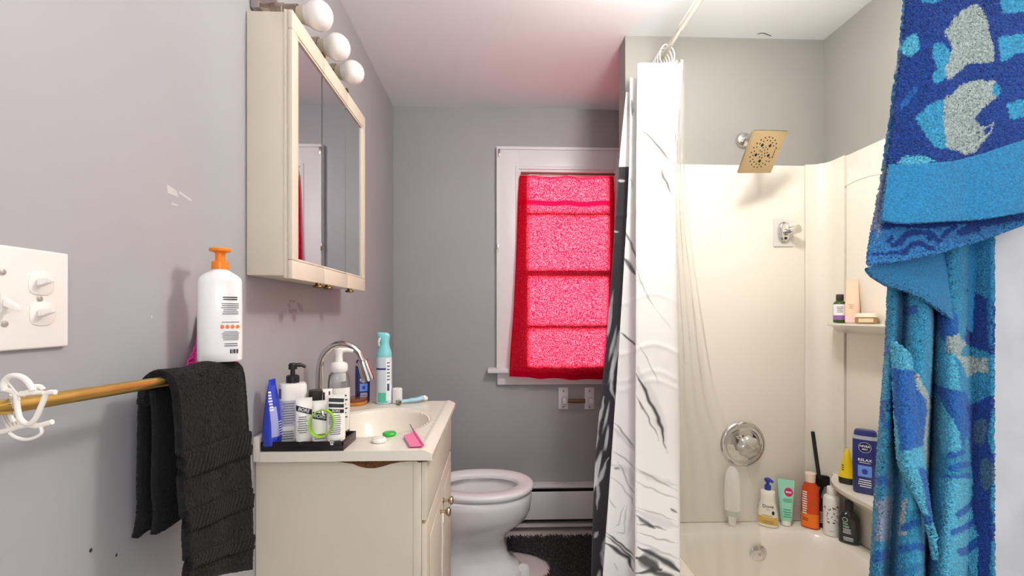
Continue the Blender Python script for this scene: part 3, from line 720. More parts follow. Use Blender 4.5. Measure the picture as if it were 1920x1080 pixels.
# arched moulding on the side panel
ap = [(px, py) for px, py in ((1572,357),(1585,349),(1600,341),(1620,333),(1650,326),(1690,322))]
pts = []
for px, py in ap:
    u = (px-960)/FPX; v = (HOR-py)/FPX; dx, dy = S_+u*C_, C_-u*S_; t = (SR-.0005)/dx; pts.append((SR-.0005, dy*t, CAM_H+v*t))
bm = bmesh.new(); tube(bm, smoothpts(pts, 6), .0022, 8); sp('arched_moulding', bm)
def ledge(name, y0, y1, z, dep, th, xin):
    """moulded shelf along the side panel: front edge bows out and dies into the corner"""
    n = 40; bm = bmesh.new(); rows = []
    for lvl, (dz, k) in enumerate(((0, 1), (-.006, 1.0), (-th*.45, .93), (-th, .55), (-th*1.8, .12))):
        rows.append([bm.verts.new((SR-.0004-k*dep*min(1, max(.12, (1-max(0, (u-.62)/.38)**2.6)))*(1 if u < .95 else 1), y0+(y1-y0)*u, z+dz)) for u in [i/n for i in range(n+1)]])
    back = [bm.verts.new((SR-.0004, y0+(y1-y0)*i/n, z)) for i in range(n+1)]; bb = [bm.verts.new((SR-.0004, y0+(y1-y0)*i/n, z-th*1.8)) for i in range(n+1)]
    for i in range(n):
        bm.faces.new((back[i], back[i+1], rows[0][i+1], rows[0][i])); bm.faces.new((bb[i], rows[-1][i], rows[-1][i+1], bb[i+1]))
        for l in range(4): bm.faces.new((rows[l][i], rows[l][i+1], rows[l+1][i+1], rows[l+1][i]))
    for i in (0, n):
        bm.faces.new([back[i]]+[r_[i] for r_ in rows]+[bb[i]])
    return sp(name, bm)
ledge('upper_shelf', 1.35, 1.86, 1.206, .125, .022, 0)
ledge('lower_shelf', 1.25, 1.86, .575, .115, .045, 0)

tub = thing('bathtub', 'ivory bathtub with a narrow deck under the shower', 'bathtub', (1.0, 1.27, 0))
TX0, TX1, TY0, TY1 = .60, XR-.0125, NY1+.003, SE-.0005
def rrect(x0, x1, y0, y1, r, n=8):
    out = []
    for cx, cy, a0 in ((x1-r, y1-r, 0), (x0+r, y1-r, 90), (x0+r, y0+r, 180), (x1-r, y0+r, 270)):
        for k in range(n+1):
            t = math.radians(a0+90*k/n); out.append((cx+r*math.cos(t), cy+r*math.sin(t)))
    return out
levels = [(0, (TX0+.012, TX1, TY0, TY1, .004)), (DZ-.05, (TX0+.010, TX1, TY0, TY1, .004)), (DZ-.035, (TX0, TX1, TY0, TY1, .004)), (DZ-.006, (TX0, TX1, TY0, TY1, .004)), (DZ, (TX0+.006, TX1, TY0, TY1, .004)),
          (DZ+.001, (TX0+.078, 1.352, TY0+.09, 1.840, .10)), (DZ-.006, (TX0+.088, 1.344, TY0+.10, 1.832, .10)), (DZ-.04, (TX0+.098, 1.334, TY0+.12, 1.822, .10)), (.20, (TX0+.115, 1.315, TY0+.17, 1.802, .11)), (.10, (TX0+.13, 1.295, TY0+.24, 1.785, .12)), (.065, (TX0+.17, 1.26, TY0+.30, 1.745, .12)), (.055, (TX0+.22, 1.20, TY0+.38, 1.68, .12))]
bm = bmesh.new(); R = [[bm.verts.new((x, y, z)) for x, y in rrect(*a)] for z, a in levels]
n = len(R[0])
for i in range(len(R)-1):
    for k in range(n): bm.faces.new((R[i][k], R[i][(k+1)%n], R[i+1][(k+1)%n], R[i+1][k]))
bm.faces.new(R[-1]); to_parent(finish('shell', bm, M['tub'], angle=50), tub)
ov = at(1425, 1035, 1.80)
to_parent(lathe('overflow_plate', [(.034, 0), (.034, -.004), (.026, -.010), (.010, -.013), (.0005, -.0135)], M['chrome'], None, 28, loc=(ov[0], 1.815, ov[2]-.012), axis='y'), tub)
to_parent(lathe('overflow_screw', [(.004, -.013), (.004, -.015), (.0005, -.016)], M['oldchrome'], None, 12, loc=(ov[0], 1.815, ov[2]-.012), axis='y'), tub)

# ------------------------------------------------------------------ shower head
sh = thing('showerhead', 'square brushed nickel shower head on the end wall above the surround', 'shower head', (1.034, EY, 1.99))
f0 = Vector(at(1393, 264, EY)); 
to_parent(lathe('flange', [(.034, 0), (.034, -.004), (.028, -.014), (.014, -.020), (.012, -.022)], M['chrome'], None, 28, loc=f0, axis='y'), sh)
hc0 = Vector(at(1431, 286, 1.735))
a = Vector(at(1478, 250, 1.735))-Vector(at(1400, 257, 1.735)); b = Vector(at(1384, 321, 1.735))-Vector(at(1400, 257, 1.735))
a = (a+Vector((0, .045, 0))).normalized(); b = (b+Vector((0, .085, 0))); b = (b-a*b.dot(a)).normalized(); nn = a.cross(b); nn = nn if nn.y < 0 else -nn
Mh = Matrix((( a.x, b.x, nn.x, hc0.x), (a.y, b.y, nn.y, hc0.y), (a.z, b.z, nn.z, hc0.z), (0, 0, 0, 1)))
hs = .081
to_parent(tb('arm', smoothpts([f0+Vector((0, -.004, 0)), f0+Vector((.01, -.05, .004)), f0+Vector((.03, -.10, -.004)), hc0-nn*.04, hc0-nn*.012], 6), .0105, M['chrome'], None, 16), sh)
bm = bmesh.new(); bmesh.ops.create_uvsphere(bm, u_segments=20, v_segments=12, radius=.02); bmesh.ops.translate(bm, verts=bm.verts, vec=hc0-nn*.026)
to_parent(finish('ball_joint', bm, M['chrome'], angle=180), sh)
bm = bmesh.new(); box(bm, (-hs, -hs, -.012), (hs, hs, 0), .002); bm.transform(Mh); pl_ = to_parent(finish('face_plate', bm, M['brushed']), sh)
bm = bmesh.new()
def disc(bm, x, y, r, z=.0006, seg=10):
    lo = [bm.verts.new(Mh @ Vector((x+r*math.cos(k*2*PI/seg), y+r*math.sin(k*2*PI/seg), -.0005))) for k in range(seg)]
    hi = [bm.verts.new(Mh @ Vector((x+r*math.cos(k*2*PI/seg), y+r*math.sin(k*2*PI/seg), z))) for k in range(seg)]
    bm.faces.new(hi); 
    for k in range(seg): bm.faces.new((lo[k], lo[(k+1)%seg], hi[(k+1)%seg], hi[k]))
for rr, cnt, rad, off in ((.058, 20, .0028, 0), (.046, 18, .0026, .1), (.020, 9, .0026, 0), (.009, 4, .0026, .3)):
    for k in range(cnt):
        t = 2*PI*k/cnt+off
        if rr > .04 and -.25 < math.sin(t) < .12 and math.cos(t) > .8: continue
        disc(bm, rr*math.cos(t), rr*math.sin(t), rad)
for k in range(5): disc(bm, .033*math.cos(2*PI*k/5+.35), .033*math.sin(2*PI*k/5+.35), .0062)
nz = finish('nozzles', bm, mat('rubber_black', '#1a1714', .6)); nz.parent = pl_
bm = bmesh.new(); box(bm, (.054, -.012, .0003), (.074, .014, .0016), .0008); bm.transform(Mh); tbn = finish('spray_lever', bm, M['brushed']); tbn.parent = pl_

# ------------------------------------------------------------------ bracket on a square plate
hb = thing('shower_bracket', 'small chrome hand shower bracket on a square clear plate', 'bracket', (1.25, SE, 1.6))
p = at(1450, 410, SE); q = at(1487, 463, SE)
bm = bmesh.new(); box(bm, (p[0], SE-.005, q[2]), (q[0], SE-.0003, p[2]), .003, 3); to_parent(finish('plate', bm, mat('pale_clear_plate', '#d9d6d0', .12, coat=.5)), hb)
cx, cz = at(1469, 436, SE)[0], at(1469, 436, SE)[2]
bm = bmesh.new(); A = []
for y, s in ((-.0053, 1), (-.012, 1), (-.018, .88), (-.02, .7)):
    A.append([bm.verts.new((cx-.004+x*s, SE+y, cz+z*s)) for x, z in ring_pts(.024, .044, 2.8, 36)])
for i in range(3):
    for k in range(36): bm.faces.new((A[i][k], A[i][(k+1)%36], A[i+1][(k+1)%36], A[i+1][k]))
bm.faces.new(A[-1]); bm.faces.new(A[0][::-1]); to_parent(finish('escutcheon', bm, M['chrome']), hb)
to_parent(tb('swivel', [(cx+.002, SE-.018, cz), (cx+.006, SE-.035, cz+.001), (cx+.0075, SE-.036, cz+.001), (cx+.022, SE-.07, cz+.004)], [.009, .010, .016, .018], M['chrome'], None, 20), hb)
to_parent(lathe('screw', [(.006, 0), (.006, -.003), (.001, -.004)], M['dark'], None, 14, loc=(cx-.003, SE-.019, cz-.028), axis='y'), hb)

# ------------------------------------------------------------------ shower valve
vl = thing('shower_valve', 'round chrome tub valve with clear knob on the end panel', 'faucet', (1.07, SE, .68))
vc = at(1392, 832, SE)
to_parent(lathe('escutcheon', [(.096, -.0003), (.097, -.003), (.093, -.009), (.082, -.013), (.076, -.011), (.070, -.0105), (.064, -.014), (.058, -.016), (.03, -.018), (.02, -.02)], M['chrome'], None, 56, loc=vc, axis='y', angle=50), vl)
kp = []
for k in range(17):
    t = k/16; kp.append((.012+.034*math.sin(PI*min(1, t*1.02))**.7 if 0 < t < 1 else .012, -.02-.05*t))
bm = bmesh.new(); RR = []
for r_, yy in kp: RR.append([bm.verts.new((vc[0]+r_*(1+.06*math.cos(8*a_))*math.cos(a_), SE+yy, vc[2]+r_*(1+.06*math.cos(8*a_))*math.sin(a_))) for a_ in [2*PI*j/48 for j in range(48)]])
for i in range(len(RR)-1):
    for j in range(48): bm.faces.new((RR[i][j], RR[i][(j+1)%48], RR[i+1][(j+1)%48], RR[i+1][j]))
bm.faces.new(RR[0][::-1]); bm.faces.new(RR[-1]); to_parent(finish('knob', bm, mat('clear_acrylic', '#e9e4da', .06, .25, trans=.5, ior=1.45, coat=.5)), vl)
to_parent(lathe('knob_cap', [(.013, -.0705), (.012, -.073), (.002, -.074)], M['chrome'], None, 20, loc=vc, axis='y'), vl)

# ------------------------------------------------------------------ curtain rod, curtain, liner
RX, RZ = .685, 2.302
rd = thing('shower_curtain_rod', 'white and nickel telescoping shower curtain rod near the ceiling', 'curtain rod', (RX, 1.3, RZ))
rm = mat('satin_rod', '#e3dccf', .3, .5)
to_parent(tb('thin_tube', [(RX, 1.36, RZ), (RX, EY-.012, RZ)], .0105, rm, None, 20), rd)
to_parent(tb('thick_tube', [(RX, NY1+.012, RZ), (RX, 1.64, RZ), (RX, 1.645, RZ), (RX, 1.655, RZ)], [.0128, .0128, .0145, .0135], rm, None, 20), rd)
for y, s in ((EY, -1), (NY1, 1)): to_parent(lathe('end_cap', [(.026, s*.0003), (.026, s*.004), (.016, s*.014), (.014, s*.03)], M['plasticw'], None, 24, loc=(RX, y, RZ), axis='y'), rd)

cu = thing('shower_curtain', 'black and white marbled shower curtain bunched beside the tub', 'shower curtain', (RX, 1.83, RZ))
# section of the folds at several heights: (photo x, depth)
HTS = [118, 330, 600, 850, 1080, 1125]
FOLDS = {118: [(1262,1.868),(1275,1.835),(1279,1.80),(1237,1.792),(1196,1.79),(1206,1.835),(1196,1.85),(1181,1.845),(1186,1.872),(1182,1.885),(1174,1.873),(1178,1.90)],
         330: [(1262,1.868),(1268,1.83),(1260,1.795),(1228,1.788),(1193,1.785),(1205,1.835),(1194,1.85),(1179,1.84),(1184,1.872),(1175,1.885),(1159,1.868),(1166,1.905)],
         600: [(1266,1.85),(1272,1.79),(1264,1.75),(1228,1.74),(1192,1.74),(1206,1.80),(1192,1.82),(1164,1.81),(1172,1.84),(1158,1.86),(1140,1.85),(1152,1.90)],
         850: [(1268,1.76),(1276,1.70),(1268,1.66),(1230,1.65),(1191,1.65),(1206,1.71),(1191,1.73),(1148,1.72),(1156,1.76),(1140,1.78),(1117,1.76),(1130,1.82)],
         1080: [(1258,1.485),(1270,1.465),(1272,1.45),(1232,1.455),(1190,1.47),(1204,1.55),(1190,1.57),(1132,1.56),(1142,1.60),(1128,1.62),(1108,1.60),(1118,1.66)]}
FOLDS[1125] = FOLDS[1080]
def topy(k): return [128,112,114,118,119,140,146,146,165,172,173,176][k]
nv, nu = 760, 330
A = []
for hi_, h in enumerate(HTS):
    row = []
    for k, (px, dep) in enumerate(FOLDS[h]):
        py = topy(k) if h == 118 else h
        row.append((*at(px, py, dep), px, py))
    A.append(row)
A = np.array(A)
# resample heights evenly by photo row, folds piecewise
hv = np.concatenate([np.linspace(0, 1, nv)])
ysamp = np.linspace(118, 1125, nv)
idx = np.interp(ysamp, HTS, np.arange(len(HTS)))
def crt(P, t):
    k = len(P); i = np.minimum(t.astype(int), k-2); f = (t-i).reshape([-1]+[1]*(P.ndim-1))
    p0 = P[np.maximum(i-1, 0)]; p1 = P[i]; p2 = P[i+1]; p3 = P[np.minimum(i+2, k-1)]
    m1 = (p2-p0)/2; m2 = (p3-p1)/2
    return (2*f**3-3*f**2+1)*p1+(f**3-2*f**2+f)*m1+(-2*f**3+3*f**2)*p2+(f**3-f**2)*m2
Bv = crt(A, idx)
# fold parameter spends its samples by width
seglen = np.hypot(np.diff(A[3, :, 0]), np.diff(A[3, :, 1])); cs = np.concatenate([[0], np.cumsum(seglen)]); 
us = np.interp(np.linspace(0, cs[-1], nu), cs, np.arange(len(cs)))
Cv = np.moveaxis(crt(np.moveaxis(Bv, 1, 0), us), 0, 1)
V = Cv[..., :3].copy(); PX, PY = Cv[..., 3], Cv[..., 4]
V[..., 1] += .0010*pseudo(V[..., 2]*16, us[None, :]*1.5, 5)+.0004*vnoise((nv, nu), (50, 20), 9)
for yy, a_ in ((395,.003),(448,.002),(655,.003),(705,.002),(722,.002),(560,.002)):
    V[..., 1] -= a_*np.exp(-((PY-yy-10*np.sin(PX*.05))/5)**2)
# --- printed marble
g = np.ones((nv, nu, 3))*np.array(lin('#efeeec'))
U = np.broadcast_to(us[None, :], (nv, nu))
wx = PX+3*pseudo(PX, PY, 11, .05)+1.2*pseudo(PX, PY, 12, .2); wy = PY+3*pseudo(PX, PY, 13, .05)+1.2*pseudo(PX, PY, 14, .2)
def stroke(pts, w, dark, u0=0, u1=12, taper=True, col='#2c2a2e'):
    global g
    d, t = seg_dist(wx, wy, pts); ww = w*(np.clip(np.sin(PI*np.clip(t, .04, .96))*1.3, .25, 1) if taper else 1)
    a = dark*np.clip(1.4-d/np.maximum(ww, .3), 0, 1)*((U >= u0) & (U <= u1))
    g = g*(1-a[..., None])+np.array(lin(col))*a[..., None]
F_, G_, H_ = (0, 4.6), (4.6, 8.2), (8.2, 12)
# front panel: grey wash and veins
for pts, w, dk in (([(1194,232),(1215,250),(1240,283),(1262,310)],2,.8), ([(1200,240),(1225,270),(1245,310),(1258,345)],12,.28), ([(1210,262),(1235,300),(1250,330)],7,.25), ([(1238,318),(1248,340),(1258,364)],2.2,.85), ([(1225,268),(1262,318)],3,.35),
    ([(1192,500),(1205,545),(1228,578)],1.6,.45), ([(1228,578),(1262,620)],1,.25), ([(1192,525),(1202,536)],4,.2),
    ([(1190,640),(1220,690),(1240,722)],1.2,.45), ([(1192,700),(1214,735),(1235,790),(1248,838)],3.2,.95), ([(1192,690),(1225,745),(1252,850)],9,.16), ([(1192,740),(1212,775),(1236,825)],1.6,.7), ([(1200,752),(1206,770)],2,.5),
    ([(1192,880),(1220,895),(1270,925)],2,.5), ([(1190,902),(1230,925),(1272,945)],1.6,.4), ([(1192,885),(1240,905),(1272,915)],6,.18),
    ([(1192,950),(1230,968),(1270,985)],1.3,.4), ([(1192,968),(1212,984),(1230,998)],3.5,.85), ([(1196,985),(1225,992),(1250,1000)],2.4,.7), ([(1192,958),(1240,985),(1272,994)],9,.18), ([(1255,960),(1270,970)],2.4,.8),
    ([(1192,1002),(1230,1015),(1274,1024)],1.4,.5), ([(1194,1030),(1225,1042),(1255,1060),(1276,1075)],5,.95), ([(1194,1048),(1210,1052),(1225,1062),(1240,1068)],11,.92), ([(1194,1078),(1225,1070),(1255,1080),(1276,1096)],5,.9), ([(1192,1100),(1225,1095),(1276,1115)],8,.9), ([(1192,1018),(1240,1040),(1274,1052)],2,.3)):
    stroke(pts, w, dk, *F_)
# second panel
for pts, w, dk in (([(1181,185),(1187,215)],4,.7), ([(1180,330),(1186,360)],1.5,.4), ([(1170,428),(1182,455),(1194,490)],2.4,.75), ([(1172,484),(1182,500),(1193,518)],3.6,.85), ([(1164,625),(1178,636),(1193,652)],2.6,.9), ([(1152,788),(1170,810),(1192,842)],1.8,.65), ([(1150,800),(1172,822),(1192,848)],5,.2),
    ([(1148,850),(1170,862),(1192,885)],1.3,.5), ([(1158,868),(1175,900),(1192,930)],1.5,.5), ([(1150,880),(1162,882)],2,.7), ([(1146,875),(1178,885),(1192,915)],6,.18), ([(1145,895),(1165,910),(1185,935),(1190,950)],1.5,.4), ([(1143,935),(1150,952),(1154,956)],1.6,.45), ([(1170,945),(1165,965),(1160,985),(1150,990)],1.5,.35), ([(1176,940),(1172,975),(1168,1002),(1150,1000)],1.5,.35), ([(1188,950),(1180,985),(1172,1012)],4,.15),
    ([(1134,1000),(1160,1020),(1192,1048)],2.2,.95), ([(1134,1006),(1160,1027),(1192,1056)],2.0,.95), ([(1133,1020),(1155,1034),(1178,1050),(1190,1075)],4.5,.95), ([(1140,1100),(1165,1092),(1190,1105)],5,.6), ([(1150,1060),(1160,1075)],1.5,.3)):
    stroke(pts, w, dk, *G_)
# dark folds beyond
dk = (U > 8.2)*(PY > 312)
dark = np.array(lin('#3a363b')); n1 = pseudo(PX*.22+PY*.05, PY*.022, 21, .8)+.5*pseudo(PX*.5+PY*.1, PY*.06, 22, 1)
lightm = np.clip((n1-.45-.9*(PY < 540))*3, 0, 1)*(.15+.85*np.clip((PY-480)/250, 0, 1))
hd = dark*(1-lightm[..., None])+np.array(lin('#c3c6cc'))*lightm[..., None]
g = np.where(dk[..., None], hd, g)
for pts, w, d_ in (([(1158,338),(1172,338)],3,.8), ([(1150,432),(1162,437)],2,.7), ([(1160,640),(1150,680),(1144,730),(1152,752)],3,.9), ([(1162,620),(1157,660)],4,.7), ([(1130,745),(1120,800),(1116,850)],4,.7), ([(1140,860),(1122,905),(1118,915)],4,.8), ([(1118,880),(1122,930),(1118,960)],3,.7), ([(1112,1010),(1120,1000)],3,.7), ([(1135,1000),(1128,1040),(1135,1080)],3.5,.75)):
    stroke(pts, w, d_, *H_, col='#cfd0d4')
def curtain_cloth(name, tl):
    m = mat(name, '#ffffff', .55, attr='pattern', bump=.05, scale=200); nt = m.node_tree; b = nt.nodes['Principled BSDF']; out = nt.nodes['Material Output']
    t = nt.nodes.new('ShaderNodeBsdfTranslucent'); a = [n_ for n_ in nt.nodes if n_.type == 'ATTRIBUTE'][0]; nt.links.new(a.outputs['Color'], t.inputs[0])
    mx = nt.nodes.new('ShaderNodeMixShader'); mx.inputs[0].default_value = tl
    nt.links.new(b.outputs[0], mx.inputs[1]); nt.links.new(t.outputs[0], mx.inputs[2]); nt.links.new(mx.outputs[0], out.inputs[0]); return m
o = grid_mesh('cloth', V, curtain_cloth('marbled_polyester', .12), None, g); to_parent(o, cu)
for y in (1.80, 1.825, 1.85, 1.872, 1.892):
    bm = bmesh.new(); tube(bm, [(RX+.030*math.sin(t)+.0, y+.003*math.sin(2*t), RZ-.022+.042*math.cos(t)) for t in [2*PI*k/24 for k in range(25)]], .0026, 8)
    r_ = to_parent(finish('curtain_ring', bm, M['plasticw'], angle=180), cu)

lin_ = thing('shower_liner', 'clear plastic shower liner hanging inside the tub', 'shower liner', (.75, 1.84, RZ))
def liner_mat():
    m = bpy.data.materials.new('clear_vinyl'); m.use_nodes = True; nt = m.node_tree; N = nt.nodes; L = nt.links; N.remove(N['Principled BSDF']); out = N['Material Output']
    tr = N.new('ShaderNodeBsdfTransparent'); tr.inputs[0].default_value = (.99, .99, .98, 1)
    di = N.new('ShaderNodeBsdfDiffuse'); di.inputs[0].default_value = (.93, .92, .88, 1); tl = N.new('ShaderNodeBsdfTranslucent'); tl.inputs[0].default_value = (.93, .92, .88, 1)
    m0 = N.new('ShaderNodeMixShader'); m0.inputs[0].default_value = .5; L.new(di.outputs[0], m0.inputs[1]); L.new(tl.outputs[0], m0.inputs[2])
    lw_ = N.new('ShaderNodeLayerWeight'); lw_.inputs[0].default_value = .35
    mr = N.new('ShaderNodeMapRange'); mr.inputs[3].default_value = .20; mr.inputs[4].default_value = .34; L.new(lw_.outputs['Facing'], mr.inputs[0])
    m1 = N.new('ShaderNodeMixShader'); L.new(mr.outputs[0], m1.inputs[0]); L.new(tr.outputs[0], m1.inputs[1]); L.new(m0.outputs[0], m1.inputs[2])
    gl = N.new('ShaderNodeBsdfGlossy'); gl.inputs['Roughness'].default_value = .22; fr = N.new('ShaderNodeFresnel'); fr.inputs[0].default_value = 1.08
    m2 = N.new('ShaderNodeMixShader'); L.new(fr.outputs[0], m2.inputs[0]); L.new(m1.outputs[0], m2.inputs[1]); L.new(gl.outputs[0], m2.inputs[2]); L.new(m2.outputs[0], out.inputs[0]); return m
LM = liner_mat()
rows = []
LR = {112: (1258, 1282, 1.815, 1.815), 250: (1258, 1281, 1.815, 1.82), 400: (1262, 1290, 1.81, 1.84), 600: (1268, 1318, 1.80, 1.85), 750: (1272, 1345, 1.795, 1.855), 850: (1275, 1390, 1.79, 1.855), 960: (1278, 1421, 1.78, 1.82), 1030: (1286, 1427, 1.745, 1.775), 1110: (1302, 1424, 1.70, 1.73)}
for py, (a_, b_, d0, d1) in LR.items():
    n = 9; row = []
    for k in range(n):
        f = k/(n-1); wav = (.5-.5*math.cos(k*PI))*(.004+.008*min(1, (py-112)/700))
        row.append(at(a_+(b_-a_)*f, py, d0+(d1-d0)*f-wav*(.6 if k in (0, n-1) else 1)))
    rows.append(row)
V = cr(cr(rows, 220, 0), 130, 1); V[..., 1] += .0015*vnoise((220, 130), (14, 10), 17)
o = grid_mesh('sheet', V, LM); to_parent(o, lin_)
rows = []
for py, x0_, x1_ in ((112, 1262, 1283), (200, 1264, 1283), (290, 1262, 1284), (320, 1262, 1296), (396, 1261, 1301)):
    rows.append([at(x0_+(x1_-x0_)*k/4, py, 1.79+.006*(k % 2)) for k in range(5)])
V = cr(cr(rows, 90, 0), 40, 1); V[..., 1] += .002*vnoise((90, 40), (14, 10), 31)
o = grid_mesh('header_fold', V, LM); to_parent(o, lin_)
p = at(1273, 115, 1.787); to_parent(lathe('grommet', [(.0045, 0), (.006, -.0015), (.003, -.002)], M['oldchrome'], None, 16, loc=p, axis='y'), lin_)
# ------------------------------------------------------------------ things on and around the vanity
def cap(b, prof, m, name='cap', loc=(0,0,0), seg=32): return lathe(name, prof, m, b.root, seg, loc=loc)
def pump(b, z, m, s=1.0, spout=.03, dirx=1, neck=.010, head=.012, collar=.016, name='pump'):
    p = lathe(name, [(collar, z), (collar, z+.016*s), (collar*.8, z+.019*s), (neck*.6, z+.02*s), (neck*.55, z+.033*s), (head, z+.034*s), (head, z+.046*s), (head*.7, z+.05*s)], m, b.root, 28)
    n = tb('spout', smoothpts([(0, 0, z+.043*s), (dirx*spout*.6, 0, z+.044*s), (dirx*spout, 0, z+.038*s)], 4), [.0055]*5+[.0045]*4, m, None, 12); n.parent = p; return p

# white bottle with orange pump, standing on the folded towel
WB = mat('white_bottle_plastic', '#ece9e8', .28, coat=.2); OR_ = mat('orange_pump_plastic', '#f0821c', .3)
b = Bottle('lotion_bottle', 'tall white lotion bottle with orange pump standing on the black towel', 'bottle', (at(413, 600, .884)[0], .884, 1.1535), facing(-.53, .884, -.05),
  [(z*.95, rx*.84, ry*.9, n) for z, rx, ry, n in [(0,.040,.022,3.2),(.003,.043,.024,3.2),(.02,.0435,.0245,3.2),(.10,.0435,.025,3.2),(.158,.043,.025,3),(.166,.041,.024,2.8),(.172,.034,.021,2.4),(.181,.018,.016,2),(.183,.016,.0155,2)]], WB)
OZ = .1650
pm = lathe('pump', [(r*.88, z*.95) for r, z in ((.0165,.1835),(.0165,.198),(.014,.2),(.0095,.201),(.0095,.215),(.013,.218),(.0205,.2195),(.021,.223),(.0195,.2255),(.004,.226))], OR_, b.root, 32)
sp_ = tb('spout', [(0,.004,.2105),(0,.026,.2105),(0,.031,.207)], [.006,.005,.0045], OR_, None, 12); sp_.parent = pm
b.lines(.004,.029,.115,.123,2,M['inkd'],seed=3,th=.5); b.lines(.002,.031,.088,.111,6,M['ink'],seed=4)
for k in range(4): b.patch('orange_dot', .001+.0082*k, .0072+.0082*k, .062, .0695, mat('orange_print', '#ee7a30', .5), shape='disc')
b.lines(.003,.032,.073,.076,1,M['ink']); b.lines(.003,.032,.040,.058,8,M['ink'],seed=6); b.lines(.007,.029,.028,.036,2,M['ink'],seed=8)
for k, (x, w) in enumerate(((.0165,.0022),(.0197,.0012),(.0219,.0026),(.0255,.0012),(.0275,.0021))): b.patch('barcode', x, x+w, .0155, .0235, M['inkd'], nu=2, nv=2)

# tray and what it carries
tr = thing('vanity_tray', 'black rectangular tray holding toiletries at the near edge of the vanity top', 'tray', (-.48, 1.18, VZ))
TRX0, TRX1, TRY0, TRY1, TZ = XL+.018, -.375, VY0+.003, 1.235, VZ+.0125
bm = bmesh.new(); box(bm, (TRX0, TRY0, VZ+.0008), (TRX1, TRY1, TZ), .001)
for a, c in (((TRX0, TRY0, TZ-.001), (TRX1, TRY0+.004, TZ+.0115)), ((TRX0, TRY1-.004, TZ-.001), (TRX1, TRY1, TZ+.0115)), ((TRX0, TRY0, TZ-.001), (TRX0+.004, TRY1, TZ+.0115)), ((TRX1-.004, TRY0, TZ-.001), (TRX1, TRY1, TZ+.0115))): box(bm, a, c, .001)
to_parent(finish('dish', bm, mat('black_tray_lacquer', '#1d1719', .3, var=.1)), tr)
BL = mat('blue_tube_plastic', '#2b43c4', .25, coat=.4); PALE = mat('pale_lavender_print', '#a9a9dc', .4)
TB = TZ+.0006
def tpos(px, y): return at(px, 700, y)[0]
b = Bottle('squeeze_tube', 'blue squeeze tube standing cap down at the left end of the tray', 'tube', (-.557, 1.153, TB), facing(-.557, 1.153, 1.05),
  [(0,.0215,.0195,2.2),(.002,.0225,.0205,2.2),(.017,.0225,.0205,2.2),(.0172,.0235,.0215,2.2),(.05,.0235,.0195,2.2),(.09,.022,.0135,2.4),(.13,.019,.0065,2.8),(.150,.016,.0022,3),(.160,.015,.0015,3),(.162,.0145,.0015,3)], BL)
lathe('cap_seam', [(.0228,.0165),(.0230,.0168),(.0228,.0171)], mat('dark_blue_plastic', '#1a237c', .3), b.root, 24)
b.patch('pale_panel', -.021, -.004, .022, .095, PALE); b.lines(-.004,.010,.022,.06,6,M['inkw'],seed=3); b.lines(-.0215,-.014,.085,.135,7,M['inkw'],seed=5,th=.6)

WT = mat('white_tube_plastic', '#eee9e2', .35, coat=.15); BK = mat('black_cap_plastic', '#221f20', .35)
b = Bottle('lotion_bottle', 'white bottle with black pump beside the blue tube on the tray', 'bottle', (tpos(549, 1.196), 1.196, TB), facing(-.512, 1.196, .1),
  [(0,.030,.022,3.5),(.003,.0325,.024,3.5),(.06,.0335,.0245,3.5),(.12,.0335,.0245,3.5),(.140,.0325,.024,3.2),(.1455,.030,.0225,3),(.147,.014,.014,2)], WT)
pump(b, .1472, BK, 1.0, .030, 1, head=.0105)
b.patch('grey_label', -.031, .006, .04, .105, mat('lavender_grey_print', '#b5b4c4', .5)); b.lines(-.028,.003,.045,.10,9,M['ink'],seed=11); b.patch('black_mark', .018, .026, .035, .050, M['inkd']); b.lines(-.028,0,.006,.03,4,M['ink'],seed=12); b.patch('black_mark', -.0325, -.028, .110, .135, M['ink'])

def crimp(name, label, px, y, h, w, cat='tube', rz=0, dy=.011):
    x = tpos(px, y)
    return Bottle(name, label, cat, (x, y, TB), facing(x, y, rz), [(0,w*.88,w*.8,2.4),(.002,w*.95,w*.86,2.4),(.018,w*.97,w*.88,2.4),(.0185,w,w*.9,2.4),(.04,w,w*.82,2.4),(h*.6,w*.97,w*.5,2.5),(h*.88,w*.93,w*.16,3),(h*.93,w*.92,.0016,4),(h,w*.92,.0014,4)], WT)
b = crimp('squeeze_tube', 'short white tube with slanted black band beside the black pump bottle', 570, 1.152, .115, .0205)
bandm = M['inkd']
def slant(b, x0, x1, z0, z1, sl, m=bandm, name='black_band'):
    bm = bmesh.new(); n = 10
    V_ = [[bm.verts.new(b.front(x0+(x1-x0)*i/n, z0+(z1-z0)*j+sl*(x0+(x1-x0)*i/n), .0007)) for i in range(n+1)] for j in (0, 1)]
    for i in range(n): bm.faces.new((V_[0][i], V_[0][i+1], V_[1][i+1], V_[1][i]))
    return finish(name, bm, m, b.root, recalc=False)
slant(b, -.018, .019, .079, .092, -.35); b.text('BORE', 0, .0855, .011, M['inkw'], rot=-.33, off=.0013); b.lines(-.015,.008,.03,.072,8,M['ink'],seed=20); b.lines(-.010,.012,.005,.010,1,M['ink'],seed=21)
b = crimp('squeeze_tube', 'white tube on the tray wearing a lime green hoop', 600, 1.152, .108, .0195)
slant(b, -.0165, .0165, .062, .078, -.25); b.text('BORE', 0, .070, .012, M['inkw'], rot=-.24, off=.0013); b.lines(-.013,.013,.014,.03,3,M['ink'],seed=22); b.lines(-.008,.012,.005,.010,1,M['ink'],seed=23)
b = crimp('squeeze_tube', 'white tube with three stacked black bands at the right end of the tray', 630, 1.153, .122, .0225)
for z in (.083, .096, .109): slant(b, -.017, .0185, z-.0045, z+.0045, -.1)
